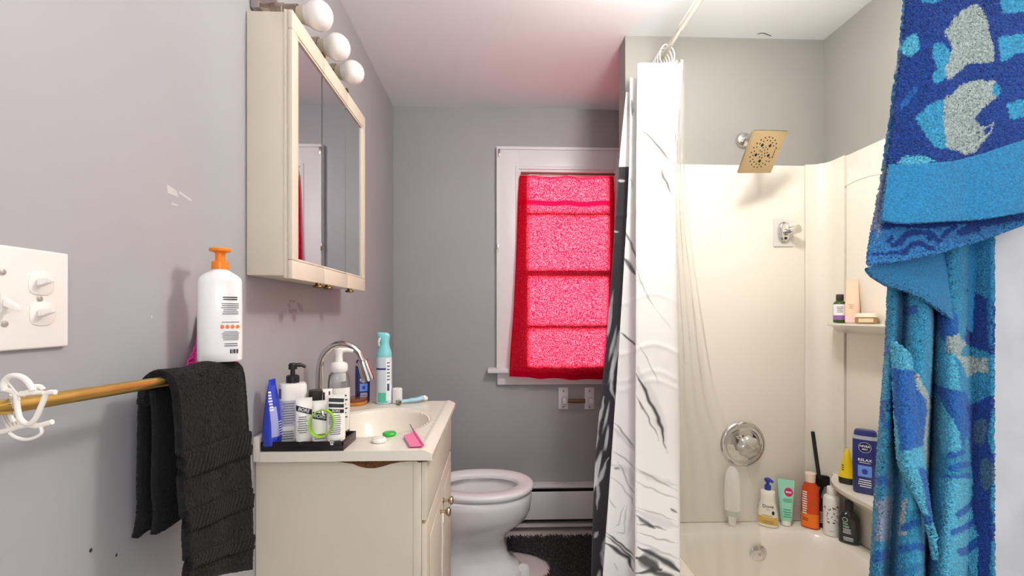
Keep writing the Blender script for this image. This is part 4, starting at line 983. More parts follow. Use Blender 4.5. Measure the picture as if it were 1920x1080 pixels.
b.text('BORE', 0, .083, .0075, M['inkw'], rot=-.1, off=.0013); b.lines(-.017,.012,.026,.075,10,M['ink'],seed=24); b.lines(-.015,.012,.005,.015,2,M['ink'],seed=25)
# lime hoop hanging on the middle tube
hp = thing('bracelet', 'lime green hoop band hung over the middle white tube', 'bracelet', (tpos(603, 1.13), 1.131, TB+.0567))
LIME = mat('lime_rubber', '#9bd41a', .3)
bm = bmesh.new(); A = []
for k in range(48):
    t = 2*PI*k/48; c, s = math.cos(t), math.sin(t); row = []
    for rr, yy in ((.0285,-.005),(.0315,-.006),(.0315,.004),(.0285,.005)): row.append(bm.verts.new((rr*c*.93+.003*s, yy+.004*c, rr*s*1.08)))
    A.append(row)
for k in range(48):
    for j in range(4): bm.faces.new((A[k][j], A[k][(j+1)%4], A[(k+1)%48][(j+1)%4], A[(k+1)%48][j]))
finish('hoop', bm, LIME, hp, angle=60)
b2 = tb('clasp', [(-.001,-.0005,.033),(.004,-.0065,.026),(.007,-.007,.018)], [.003,.005,.003], M['chrome'], hp, 12)

xx = tpos(592, 1.205)
b = Bottle('cosmetic_bottle', 'white bottle with square black cap behind the lime hoop', 'bottle', (xx, 1.206, TB), facing(xx, 1.206), [(0,.017,.015,3),(.003,.019,.017,3),(.085,.019,.017,3),(.092,.016,.015,2.6),(.095,.011,.011,2)], WT)
lf('cap', [(.0955,.0165,.015,4),(.0965,.0175,.016,4),(.124,.0175,.016,4),(.126,.016,.0145,4)], BK, b.root); b.lines(-.014,.014,.02,.08,6,M['ink'],seed=30)
xx = tpos(606, 1.222)
b = Bottle('cosmetic_tube', 'slim white printed tube behind the hooped tube', 'tube', (tpos(613, 1.208), 1.209, TB), facing(-.4, 1.2), [(0,.0125,.0125,2),(.002,.0135,.0135,2),(.105,.0135,.0135,2),(.118,.013,.008,2.4),(.128,.013,.0015,3)], WT)
b.patch('black_mark', -.010, -.005, .10, .12, M['inkd'], nu=4); b.patch('black_mark', .004, .008, .10, .122, M['inkd'], nu=4); b.lines(-.011,.011,.02,.09,7,M['inkd'],seed=33)

# foaming soap bottle behind the tray tubes
CL = pane_mat('clear_bottle_plastic', (.93, .92, .95), .08, 1.4, .12)
xx = tpos(634, 1.262)
b = Bottle('foam_soap_bottle', 'clear bottle with white foam pump standing behind the tray', 'bottle', (-.432, 1.268, VZ+.0008), facing(-.432, 1.268, .1), [(0,.026,.021,2.8),(.003,.028,.023,2.8),(.11,.029,.0235,2.8),(.15,.0285,.023,2.6),(.168,.026,.022,2.4),(.176,.019,.019,2)], CL)
b.patch('white_label', -.0275, .0275, .02, .135, WT, off=.0004, nu=24); b.lines(-.02,.02,.05,.12,6,M['inkd'],seed=40,th=.3)
pm = lathe('pump', [(.0185,.152),(.0185,.176),(.0205,.177),(.0235,.183),(.0235,.195),(.020,.202),(.011,.205),(.0095,.222),(.0115,.232),(.0125,.240),(.004,.242)], M['plasticw'], b.root, 32)
nz = tb('spout', [(0,0,.236),(.022,-.004,.237),(.037,-.006,.233)], [.008,.006,.0045], M['plasticw'], None, 12); nz.parent = pm

# compact, navy bottle, air freshener, cup, razor along the back edge
cz = VZ+.0008
p = onz(662, 755, VZ); cxx = -.536; cyy = 1.735
cp = thing('powder_compact', 'round brown and orange compact lying behind the faucet', 'compact', (-.524, 1.715, cz))
lathe('case', [(.040, 0), (.043, .003), (.043, .012), (.041, .013)], mat('amber_plastic', '#c97b28', .25, coat=.3), cp, 40); lathe('lid', [(.041, .0132), (.0425, .0142), (.0425, .022), (.040, .0245), (.001, .025)], mat('dark_brown_plastic', '#7a4426', .25, coat=.3), cp, 40)
NAVY = mat('navy_bottle_plastic', '#232a6e', .28, coat=.3); LB = mat('light_blue_print', '#6a93e2', .4)
def navy(label, loc, rz, s=1.0, sx=1.0):
    b = Bottle('body_wash_bottle', label, 'bottle', loc, rz, [(z*s, rx*s*sx, ry*s, n) for z, rx, ry, n in ((0,.027,.017,4),(.004,.030,.019,4),(.08,.0315,.0195,3.6),(.150,.031,.0195,3.6),(.160,.029,.0185,3.4),(.1605,.027,.017,3.2))], NAVY)
    lf('silver_collar', [(z*s, rx*s*sx, ry*s, n) for z, rx, ry, n in ((.1507,.0314,.0200,3.6),(.1545,.0312,.0199,3.6),(.1607,.0298,.0190,3.4))], mat('silver_plastic', '#c4c6cf', .3, .5), b.root)
    lf('cap', [(z*s, rx*s*sx, ry*s, n) for z, rx, ry, n in ((.161,.0285,.018,3.2),(.172,.027,.0165,3),(.176,.022,.012,2.6))], NAVY, b.root)
    b.patch('round_emblem', -.0145*s, .0145*s, .115*s, .144*s, mat('dark_navy_print', '#151a48', .3), shape='disc', off=.0005)
    bm = bmesh.new(); ra, rb = .0135*s, .0146*s
    A = [[bm.verts.new(b.front(r_*math.cos(t), .1295*s+r_*math.sin(t), .0008)) for t in [2*PI*k/32 for k in range(32)]] for r_ in (ra, rb)]
    for k in range(32): bm.faces.new((A[0][k], A[1][k], A[1][(k+1)%32], A[0][(k+1)%32]))
    finish('emblem_ring', bm, mat('silver_print', '#c9ccd8', .4), b.root, recalc=False)
    b.text('NIVEA', 0, .1325*s, .0082*s, M['inkw'], bold=.0002); b.text('MEN', 0, .1245*s, .006*s, M['inkw'], bold=.0001)
    b.text('RELAX', 0, .094*s, .0105*s, M['inkw'], bold=.0002); b.lines(-.013*s,.013*s,.085*s,.0885*s,1,M['inkw'])
    b.patch('blue_panel', -.0155*s, .0155*s, .048*s, .079*s, LB); b.patch('drop_emblem', -.0065*s, .0065*s, .055*s, .070*s, mat('drop_print', '#2f3fae', .4), shape='disc', off=.0009)
    b.lines(-.015*s,.015*s,.018*s,.042*s,4,M['inkw'],seed=9); return b
navy('navy body wash bottle behind the spout of the faucet', (-.508, 1.752, cz), facing(-.508, 1.752, .25), .93, .9)
AQ = mat('aqua_plastic', '#84d2d6', .25, coat=.2); FRO = mat('frosted_blue_plastic', '#d9e6ee', .2, trans=.1, ior=1.2)
b = Bottle('air_freshener', 'tall clear spray bottle with aqua trigger head on the back of the vanity top', 'spray bottle', (-.421, 1.732, cz), facing(-.421, 1.732, -.25),
  [(0,.026,.023,2.6),(.003,.0285,.025,2.6),(.05,.029,.0255,2.5),(.10,.0285,.025,2.5),(.165,.0285,.025,2.4),(.176,.027,.024,2.3)], FRO)
lf('liquid', [(.004,.0245,.021,2.5),(.042,.0250,.0215,2.5)], mat('aqua_liquid', '#4cc4a8', .1), b.root)
b.patch('aqua_fill', -.018, .018, .006, .043, mat('aqua_print', '#58c6ac', .3)); b.patch('navy_stripe', -.0275, .0275, .128, .134, mat('navy_print', '#273070', .4), nu=24)
b.patch('white_panel', .0125, .0275, .012, .17, M['inkw']); b.patch('navy_mark', .0165, .0235, .05, .076, mat('navy_print', '#273070', .4)); b.lines(.0155,.025,.085,.16,6,M['ink'],seed=50)
hd = lf('trigger_head', [(.1762,.0285,.0255,2.3),(.182,.0285,.0255,2.3),(.200,.025,.022,2.2),(.212,.020,.017,2.1),(.222,.0175,.015,2.1,.001,0),(.236,.0185,.015,2.2,.0,0),(.247,.023,.0155,2.4,-.002,0),(.256,.025,.0150,2.4,-.003,0),(.264,.021,.0125,2.4,-.006,0),(.267,.014,.009,2.2,-.009,0)], AQ, b.root)
tg = tb('trigger', smoothpts([(-.013,-.012,.246),(-.016,-.020,.232),(-.013,-.021,.216)], 5), [.005]*6+[.004]*5, mat('pale_grey_plastic', '#d4dcdf', .3), None, 12, .6); tg.parent = hd
ccup = thing('paper_roll', 'small white roll standing beside the aqua spray bottle', 'roll', (-.3735, 1.737, cz))
lathe('roll', [(.017, 0), (.0185, .002), (.0185, .053), (.017, .055), (.010, .055), (.009, .053), (.009, .040)], mat('white_paper', '#e9e6e6', .7), ccup, 32)
rz_ = thing('razor', 'pale blue disposable razor lying on the back edge of the vanity top', 'razor', (-.318, 1.726, cz+.002), .45)
bm = bmesh.new(); tube(bm, smoothpts([(-.042,0,.007),(-.01,.001,.009),(.02,.0,.010),(.043,.003,.014)], 6), [.008]*7+[.0105]*6+[.011]*6, 14, True, .75); finish('handle', bm, mat('pale_blue_plastic', '#9fd0e2', .3), rz_, angle=60)
bm = bmesh.new(); box(bm, (-.056, -.014, .0005), (-.040, .014, .012), .002); finish('blade_head', bm, M['oldchrome'], rz_)
bm = bmesh.new(); tube(bm, [(.043,.003,.014),(.052,.006,.013),(.060,.008,.008)], [.0112,.012,.010], 12, True, .8); finish('grip_end', bm, M['plasticw'], rz_, angle=60)

# contact lens caps and eyebrow razor at the front
for lab, p, c, h in (('white screw cap of a lens case lying in front of the basin', onz(711, 829, VZ), '#f1efe6', .011), ('green screw cap of a lens case lying by the basin', onz(720, 819, VZ), '#26b83c', .009)):
    k = thing('lens_case_cap', lab, 'cap', (p[0], p[1], cz), .3)
    pr_ = [(.0165, 0), (.018, .001), (.0185, h*.7), (.016, h), (.001, h+.0008)]
    bm = bmesh.new(); A = []
    for r_, z in pr_: A.append([bm.verts.new(((r_+(.0005*math.cos(t*20) if .001 < z < h else 0))*math.cos(t), (r_+(.0005*math.cos(t*20) if .001 < z < h else 0))*math.sin(t), z)) for t in [2*PI*j/80 for j in range(80)]])
    for i in range(len(A)-1):
        for j in range(80): bm.faces.new((A[i][j], A[i][(j+1)%80], A[i+1][(j+1)%80], A[i+1][j]))
    bm.faces.new(A[0][::-1]); bm.faces.new(A[-1]); finish('cap', bm, mat('cap_'+('white' if h > .01 else 'green'), c, .3, coat=.2), k)
    if h < .01: k.location.y += .012; k.location.x += .012
er = thing('eyebrow_razor', 'folded pink eyebrow razor lying near the front corner of the vanity top', 'razor', (-.2165, 1.19, cz+.0022))
P0 = [onz(*q, VZ) for q in ((757,822),(775,815),(791,840),(768,841))]
bm = bmesh.new(); lo = [bm.verts.new((p[0]+.2165, p[1]-1.19, .001)) for p in P0]; hi = [bm.verts.new((p[0]+.2165, p[1]-1.19, .005)) for p in P0]
bm.faces.new(lo); bm.faces.new(hi)
for k in range(4): bm.faces.new((lo[k], lo[(k+1)%4], hi[(k+1)%4], hi[k]))
finish('guard', bm, mat('pink_plastic', '#ee7ba8', .3), er)
a_, b_ = onz(776, 814, VZ), onz(793, 841, VZ)
tb('handle', [(a_[0]+.2165, a_[1]-1.19, .005), (b_[0]+.2165, b_[1]-1.19, .005)], .0035, mat('deep_pink_plastic', '#e0558c', .3), er, 10)
c_ = onz(769, 800, VZ)
tb('blade', [(a_[0]+.2165, a_[1]-1.19, .004), (c_[0]+.2165, c_[1]-1.19, .004)], [.0022, .0015], M['chrome'], er, 8, .4)

# ------------------------------------------------------------------ bottles around the tub
D0 = DZ+.0018
b = Bottle('pump_bottle', 'cream pump bottle with blue pump and gold band on the tub deck', 'bottle', (1.150, 1.888, D0), facing(1.150, 1.888, -.06),
  [(0,.032,.018,2.6),(.004,.037,.021,2.6),(.03,.0385,.022,2.5),(.06,.037,.022,2.5),(.09,.031,.021,2.4),(.112,.027,.020,2.4),(.132,.0275,.019,2.4),(.146,.0275,.018,2.4),(.150,.024,.016,2.4),(.152,.012,.012,2)], mat('cream_bottle_plastic', '#f1ead9', .25, coat=.3))
b.patch('gold_band', -.036, .036, .012, .045, mat('gold_print', '#dcb35c', .4), nu=24); b.lines(-.02,.024,.016,.03,3,M['ink'],seed=60,th=.3); b.lines(-.02,.018,.047,.053,1,mat('gold_text', '#a8803a', .4))
b.text('Dove', .002, .088, .019, M['inkd'], rot=.05); b.patch('dark_emblem', .016, .026, .055, .072, M['inkd'], shape='disc'); b.lines(-.006,.008,.072,.076,1,M['ink'])
BP = mat('blue_pump_plastic', '#26409c', .3)
pm = lathe('pump', [(.0115,.1525),(.0125,.154),(.0125,.170),(.009,.173),(.006,.174),(.006,.182),(.011,.186),(.013,.192),(.012,.199),(.006,.202)], BP, b.root, 28)
nz = tb('spout', [(0,0,.194),(.014,-.004,.192),(.020,-.005,.187)], [.0075,.006,.005], BP, None, 12); nz.parent = pm
MI = mat('mint_tube_plastic', '#9fe0c4', .3, coat=.2)
b = Bottle('squeeze_tube', 'mint green tube with magenta dot standing on the tub deck', 'tube', (1.232, 1.893, D0), facing(1.232, 1.893, .03),
  [(0,.017,.015,2.2),(.002,.019,.017,2.2),(.022,.019,.017,2.2),(.0225,.023,.019,2.3),(.06,.025,.018,2.4),(.12,.0285,.010,2.8),(.170,.0315,.003,3.5),(.186,.032,.0015,4),(.192,.032,.0015,4)], MI)
lathe('cap', [(.0175,.0015),(.0195,.002),(.0198,.021),(.019,.0222)], WT, b.root, 28)
b.patch('magenta_dot', -.006, .025, .124, .160, mat('magenta_print', '#d81a62', .35), shape='disc'); b.text('eos', .0095, .143, .015, M['inkw'], bold=.0004, off=.0013); b.lines(-.014,.022,.098,.116,3,mat('green_print', '#3f9d80', .4),seed=70); b.lines(-.010,.018,.035,.075,4,mat('green_print', '#3f9d80', .4),seed=71)
OG = mat('orange_clear_plastic', '#f0531a', .12, trans=.25, ior=1.3, coat=.4)
b = Bottle('shampoo_bottle', 'orange shampoo bottle with white cap in the corner of the tub deck', 'bottle', (1.322, 1.870, D0), facing(1.322, 1.870, -.1),
  [(0,.029,.021,2.8),(.004,.033,.024,2.8),(.05,.0335,.0245,2.7),(.12,.0325,.024,2.6),(.165,.030,.023,2.5),(.182,.022,.019,2.2),(.190,.017,.017,2)], OG)
b.patch('bright_orange_panel', -.031, .031, .006, .062, mat('bright_orange_print', '#fb7a1e', .3)); b.lines(-.0275,-.009,.058,.155,10,M['inkw'],seed=73,th=.5); b.lines(-.026,-.004,.030,.045,3,M['inkd'],seed=72)
lathe('cap', [(.018,.1905),(.0185,.192),(.0185,.208),(.0195,.2085),(.0195,.226),(.018,.228)], mat('translucent_cap', '#f3dccb', .25), b.root, 32)
FLW = mat('white_matte_bottle', '#efebe6', .35)
b = Bottle('conditioner_bottle', 'white bottle with scattered purple leaf print on the tub deck', 'bottle', (1.366, 1.806, D0), facing(1.366, 1.806),
  [(0,.027,.027,2),(.003,.030,.030,2),(.14,.030,.030,2),(.152,.0285,.0285,2),(.160,.019,.019,2),(.1605,.016,.016,2)], FLW)
lathe('cap', [(.0165,.161),(.017,.162),(.017,.190),(.016,.192)], FLW, b.root, 28)
r_ = random.Random(3)
for k in range(26):
    x, z = r_.uniform(-.026, .026), r_.uniform(.052, .122); a = r_.uniform(0, PI); l, w = r_.uniform(.003, .006), .0018
    bm = bmesh.new(); f = bm.faces.new([bm.verts.new(b.front(x+u*math.cos(a)*l-v*math.sin(a)*w, z+u*math.sin(a)*l+v*math.cos(a)*w)) for u, v in ((-1,0),(-.3,.9),(.5,.8),(1,0),(.5,-.8),(-.3,-.9))])
    finish('printed_leaf', bm, mat('plum_print', '#5b4552', .5), b.root, recalc=False)
b.lines(-.008,.008,.020,.024,1,M['ink'])
DK = mat('dark_green_plastic', '#1f2623', .15, coat=.5)
b = Bottle('shampoo_bottle', 'dark green bottle with black cap at the right end of the tub deck', 'bottle', (1.3845, 1.738, D0), facing(1.3845, 1.738, -.05),
  [(0,.030,.019,2.8),(.004,.034,.022,2.8),(.06,.035,.0225,2.6),(.100,.033,.022,2.4),(.116,.024,.018,2.2),(.124,.013,.013,2),(.128,.0125,.0125,2)], DK)
lathe('cap', [(.0135,.1285),(.0142,.130),(.0142,.160),(.013,.162)], BK, b.root, 28)
bm = bmesh.new(); A = [[bm.verts.new(b.front(-.012+r2*math.cos(t), .093+r2*math.sin(t), .0007)) for t in [2*PI*k/28 for k in range(28)]] for r2 in (.0072, .0085)]
for k in range(28): bm.faces.new((A[0][k], A[1][k], A[1][(k+1)%28], A[0][(k+1)%28]))
finish('round_emblem', bm, M['inkw'], b.root, recalc=False)
GP = mat('green_white_print', '#9fd8b8', .4)
b.text('TEA', -.011, .077, .010, GP, bold=.0003); b.text('TREE', -.009, .066, .0095, GP, bold=.0003); b.lines(-.020,.008,.040,.060,4,M['inkw'],seed=80); b.lines(-.020,.016,.012,.028,3,M['inkw'],seed=81)
# small dark bottle squeezed behind
b = Bottle('shampoo_bottle', 'narrow dark bottle wedged between the orange bottle and the leaf print bottle', 'bottle', (1.374, 1.868, D0), facing(1.374, 1.868), [(0,.014,.014,2.4),(.003,.017,.016,2.4),(.09,.017,.016,2.4),(.100,.010,.010,2),(.118,.010,.010,2)], mat('dark_red_plastic', '#2b1a1d', .2))
b.lines(-.012,.012,.02,.07,7,M['inkw'],seed=82)
# squeegee leaning in the corner
sq = thing('shower_squeegee', 'black squeegee leaning in the corner with its handle pointing up', 'squeegee', (1.37, 1.885, D0))
p0, p1 = Vector(at(1524, 809, 1.893)), Vector(at(1536, 897, 1.880)); o_ = Vector((1.37, 1.885, D0))
tb('handle', [p0-o_, p0-o_+Vector((0,0,-.004)), p1-o_], [.0065, .0075, .0075], BK, sq, 14)
bm = bmesh.new(); out = [at(px, py, 1.878) for px, py in ((1522,893),(1534,891),(1553,893),(1565,899),(1567,920),(1561,920),(1556,912),(1538,914),(1526,905))]
f = bm.faces.new([bm.verts.new(Vector(p)-o_) for p in out]); e_ = bmesh.ops.extrude_face_region(bm, geom=[f])
for v in [g_ for g_ in e_['geom'] if isinstance(g_, bmesh.types.BMVert)]: v.co.y += .013
bmesh.ops.recalc_face_normals(bm, faces=bm.faces); bmesh.ops.bevel(bm, geom=list(bm.edges), offset=.002, segments=2, affect='EDGES'); finish('blade_holder', bm, BK, sq)
tb('stem', [Vector(at(1545, 905, 1.884))-o_, Vector((-.028, .019, .0))], .006, BK, sq, 12)
# bottles on the two shelves
Z2 = .5762
b = Bottle('squeeze_tube', 'yellow cone tube standing on its black cap on the lower shelf', 'tube', (1.384, 1.747, Z2), facing(1.384, 1.747, -.05),
  [(.0235,.0285,.020,2.2),(.024,.0285,.020,2.2),(.05,.024,.017,2.2),(.10,.0125,.009,2.4),(.128,.0075,.004,2.6),(.134,.0055,.0015,3)], mat('yellow_plastic', '#f2d013', .3, coat=.2))
lf('cap', [(0,.026,.018,2.3),(.002,.028,.0195,2.3),(.023,.0285,.020,2.3)], mat('smoky_cap', '#2c2a22', .15), b.root); b.lines(-.018,-.009,.05,.075,3,M['inkd'],seed=90)
navy('navy body wash bottle standing on the lower shelf beside the blue towel', (1.3805, 1.655, Z2), facing(1.3805, 1.655, -.05), 1.33, .93)
Z3 = 1.2072
b = Bottle('cosmetic_bottle', 'small green bottle with purple label on the upper shelf', 'bottle', (1.378, 1.778, Z3), facing(1.378, 1.778), [(0,.020,.020,2),(.003,.0225,.0225,2),(.075,.0225,.0225,2),(.082,.020,.020,2),(.088,.012,.012,2)], mat('green_glass', '#3c5a12', .1, trans=.3))
b.patch('white_label', -.0215, .0215, .030, .074, M['inkw'], nu=24, off=.0004); b.patch('purple_label', -.0215, .0215, .012, .0295, mat('purple_print', '#8f5fa8', .4), nu=24, off=.0004); b.lines(-.012,.012,.04,.066,4,M['ink'],seed=91)
lathe('cap', [(.0125,.0885),(.013,.090),(.013,.112),(.012,.114)], mat('brown_cap', '#3a302c', .35), b.root, 28)
b = Bottle('squeeze_tube', 'tall peach tube leaning beside the green bottle on the upper shelf', 'tube', (1.3925, 1.732, Z3), facing(1.3925, 1.732), [(0,.021,.017,2.2),(.002,.023,.019,2.2),(.028,.0235,.019,2.2),(.0285,.0240,.019,2.2),(.07,.0235,.016,2.3),(.13,.0205,.006,2.8),(.163,.0195,.0015,4),(.172,.0195,.0015,4)], mat('peach_plastic', '#f3cdb2', .4))
lf('cap', [(.0015,.0215,.0175,2.2),(.0025,.0236,.0196,2.2),(.027,.0241,.0196,2.2)], mat('pale_pink_plastic', '#efc9c6', .35), b.root); b.lines(-.006,.010,.140,.142,1,mat('tan_print', '#c99d83', .5)); b.lines(-.012,.004,.055,.075,3,mat('tan_print', '#c99d83', .5))
jr = thing('cream_jar', 'low glass jar with pale lid on the upper shelf', 'jar', (1.377, 1.648, Z3), facing(1.377, 1.648))
lathe('jar', [(.030, 0), (.033, .002), (.033, .021), (.031, .023)], mat('amber_cream_glass', '#b58a4e', .15, trans=.2), jr, 40); lathe('lid', [(.0335, .0232), (.0345, .024), (.0345, .036), (.033, .038), (.001, .038)], mat('cream_lid', '#efe6d4', .35), jr, 40)
bm = bmesh.new(); V_ = [[bm.verts.new((.0334*math.sin(a), -.0334*math.cos(a), z)) for a in [-.7+1.4*k/10 for k in range(11)]] for z in (.005, .019)]
for k in range(10): bm.faces.new((V_[0][k], V_[0][k+1], V_[1][k+1], V_[1][k]))
finish('jar_label', bm, mat('cream_print', '#d8c7a4', .5), jr, recalc=False)
# white bottle behind the liner
b = Bottle('conditioner_bottle', 'white upside down bottle on the tub deck behind the clear liner', 'bottle', (1.0, 1.893, D0), facing(1.0, 1.893),
  [(0,.013,.013,2),(.004,.015,.015,2),(.035,.015,.014,2),(.042,.024,.016,2.2),(.066,.027,.018,2.4),(.068,.031,.019,2.4),(.13,.033,.02,2.4),(.20,.030,.019,2.4),(.235,.022,.016,2.2),(.25,.010,.009,2)], WT)
lf('clear_shoulder', [(.0425,.0245,.0165,2.2),(.066,.0275,.0185,2.4)], mat('pale_green_plastic', '#b9cdb4', .15), b.root)

# ------------------------------------------------------------------ big blue towel at the alcove corner
tw = thing('bath_towel', 'large blue patterned bath towel draped over the white wall corner', 'towel', (.52, .47, 1.5))
def terry(name): return mat(name, '#ffffff', .95, attr='pattern', bump=.4, scale=620, var=.22, vscale=400, sheen=.12, detail=2)
TM = terry('printed_terry')
NV, CY, MB, GW, HM, TQ = (np.array(lin(c)) for c in ('#17418f', '#3a9fc9', '#2468b4', '#a9b6b2', '#2b84b6', '#56b4d2'))
def pat(PX, PY, base, blobs, wob=5, seed=1):
    g = np.ones(PX.shape+(3,))*base
    x = PX+wob*pseudo(PX, PY, seed, .045)+1.5*pseudo(PX, PY, seed+1, .2)+np.random.default_rng(seed).normal(0, 1.0, PX.shape)
    y = PY+wob*pseudo(PX, PY, seed+2, .045)+1.5*pseudo(PX, PY, seed+3, .2)+np.random.default_rng(seed+9).normal(0, 1.0, PX.shape)
    for b in blobs:
        if b[0] == 'e':
            _, cx, cy, rx, ry, rot, c = b; dx, dy = x-cx, y-cy; cr_, sr_ = math.cos(rot), math.sin(rot)
            mk = ((dx*cr_+dy*sr_)/rx)**2+((-dx*sr_+dy*cr_)/ry)**2 < 1
        elif b[0] == 's':
            _, pts, w, c = b; d, t = seg_dist(x, y, pts); mk = d < w
        else:
            _, pts, c = b; mk = np.zeros(PX.shape, bool); n = len(pts); j = n-1
            for i in range(n):
                xi, yi = pts[i]; xj, yj = pts[j]
                cnd = ((yi > y) != (yj > y)) & (x < (xj-xi)*(y-yi)/(yj-yi+1e-9)+xi); mk ^= cnd; j = i
        g[mk] = c
    return g
def sheet(name, ctrl, nv, nu, base, blobs, rough=.0005, th=.004, seed=1, wave=None, hem=None, wob=5, mtl=None):
    """ctrl: rows of (photo x, photo y, depth)"""
    A = np.array([[(*at(px, py, d), px, py) for px, py, d in row] for row in ctrl])
    G = cr(cr(A, nv, 0), nu, 1); V = G[..., :3].copy(); PX, PY = G[..., 3], G[..., 4]
    if wave is not None: V[..., 1] += wave(PX, PY)
    col = pat(PX, PY, base, blobs, wob, seed)
    flat = hem(PX, PY) if hem else np.zeros(PX.shape, bool)
    if hem:
        rib = .9+.1*np.random.default_rng(seed+30).random(PX.shape); col[flat] = (HM*np.stack([rib]*3, -1)[flat])
    col *= (.80+.4*np.random.default_rng(seed+40).random(PX.shape))[..., None]
    dv, du = np.gradient(V, axis=0), np.gradient(V, axis=1); N_ = np.cross(du, dv); N_ /= np.linalg.norm(N_, axis=2, keepdims=True)+1e-12
    h = rough*np.random.default_rng(seed+50).standard_normal(PX.shape); h[flat] *= .12
    V += N_*h[..., None]+N_*(np.where(flat, .0, .0012))[..., None]
    o = grid_mesh(name, V, mtl or TM, None, np.clip(col, 0, 1)); solid(o, th); return to_parent(o, tw)
FB = [('p', [(1772,60),(1800,20),(1830,12),(1848,40),(1868,85),(1862,110),(1820,122),(1800,135),(1772,155),(1765,120),(1778,90)], GW), ('e',1758,105,14,26,0,CY), ('e',1757,140,12,16,0,CY),
      ('p', [(1724,215),(1745,200),(1770,195),(1775,285),(1750,275),(1735,245)], CY), ('p', [(1770,195),(1800,165),(1840,152),(1868,150),(1866,185),(1840,205),(1826,220),(1845,232),(1862,225),(1858,250),(1830,285),(1800,290),(1768,280)], GW), ('e',1848,222,14,13,.2,NV), ('e',1850,245,7,8,0,NV),
      ('p', [(1874,70),(1925,58),(1925,100),(1880,115)], CY), ('p', [(1870,0),(1925,-10),(1925,20),(1880,26)], CY), ('p', [(1882,200),(1925,185),(1925,225),(1890,228)], CY), ('e',1708,88,17,22,.3,TQ), ('e',1868,170,6,14,0,CY), ('s', [(1696,195),(1720,170)], 5, MB), ('p', [(1680,310),(1695,290),(1730,292),(1752,306),(1700,315)], TQ), ('e',1745,-5,24,12,0,CY), ('e',1705,-40,30,20,0,CY), ('e',1820,-50,40,24,0,GW)]
hemF = lambda X_, Y_: Y_ > np.interp(X_, [1650,1672,1720,1780,1850,1925], [312,311,309,307,288,262])
hemL = lambda X_, Y_: (Y_ > 318) 
sheet('front_drape', [[(1708,-70,.462),(1760,-70,.452),(1815,-70,.449),(1870,-70,.444),(1960,-70,.446)],
  [(1702,0,.460),(1755,0,.449),(1812,0,.446),(1870,0,.441),(1960,0,.444)],
  [(1690,110,.457),(1748,110,.444),(1808,110,.442),(1868,110,.437),(1960,110,.441)],
  [(1676,230,.455),(1738,232,.441),(1800,230,.440),(1864,226,.434),(1960,222,.438)],
  [(1664,315,.453),(1726,317,.438),(1795,313,.438),(1862,305,.431),(1960,295,.436)],
  [(1655,370,.450),(1720,374,.435),(1792,370,.437),(1862,362,.428),(1960,348,.434)],
  [(1648,414,.448),(1712,418,.433),(1790,415,.436),(1862,408,.426),(1960,391,.432)]], 420, 230, NV, FB, hem=hemF, seed=2,
  wave=lambda X_, Y_: .003*np.sin((X_-1700)*.045+Y_*.004)*np.clip(Y_/400, .2, 1))
hb_ = at(1655, 318, .452); 
MBl = [('s', [(1690,470),(1720,455),(1750,462)], 4, NV), ('s', [(1676,455),(1700,440),(1740,437),(1765,450)], 5, NV), ('e',1668,445,5,6,.5,NV), ('e',1690,452,5,7,.5,NV), ('e',1745,445,5,7,.5,NV), ('s', [(1770,440),(1790,428)], 5, NV), ('s', [(1800,440),(1830,425)], 8, NV), ('s', [(1640,475),(1660,470),(1700,470)], 3, NV), ('p', [(1640,400),(1700,415),(1925,395),(1925,415),(1700,432),(1640,425)], NV), ('p', [(1690,60),(1640,470),(1665,330),(1682,200)], GW), ('p', [(1645,330),(1667,330),(1655,420),(1635,430)], np.array(lin('#8d97b2')))]
sheet('middle_drape', [[(1700,-70,.478),(1780,-70,.470),(1860,-70,.466),(1960,-70,.462)],
  [(1694,40,.478),(1778,40,.470),(1860,40,.466),(1960,40,.462)],
  [(1676,180,.478),(1770,180,.470),(1858,180,.464),(1960,180,.460)],
  [(1656,320,.476),(1752,320,.466),(1852,320,.460),(1960,320,.456)],
  [(1638,420,.472),(1740,425,.460),(1848,412,.454),(1960,392,.452)],
  [(1630,468,.468),(1738,466,.454),(1846,438,.450),(1960,398,.450)],
  [(1628,496,.466),(1736,478,.453),(1846,446,.449),(1960,404,.450)]], 330, 170, np.array(lin('#3a86c4')), MBl, seed=3)
# turned up hem, plain blue
sheet('turned_hem', [[(1627,505,.470),(1650,494,.478),(1700,484,.488),(1760,470,.500),(1815,457,.507),(1859,446,.4868)],
  [(1634,515,.472),(1660,512,.476),(1710,512,.480),(1765,512,.492),(1816,520,.507),(1859,532,.4868)],
  [(1646,524,.474),(1672,528,.476),(1720,540,.478),(1770,560,.488),(1817,580,.507),(1859,602,.4868)],
  [(1662,534,.476),(1690,542,.478),(1732,560,.480),(1778,592,.488),(1819,622,.507),(1859,654,.4868)]], 130, 220, HM, [], rough=.00022, seed=5, mtl=mat('flat_woven_cotton', '#ffffff', .85, attr='pattern', bump=.25, scale=600, sheen=.15))
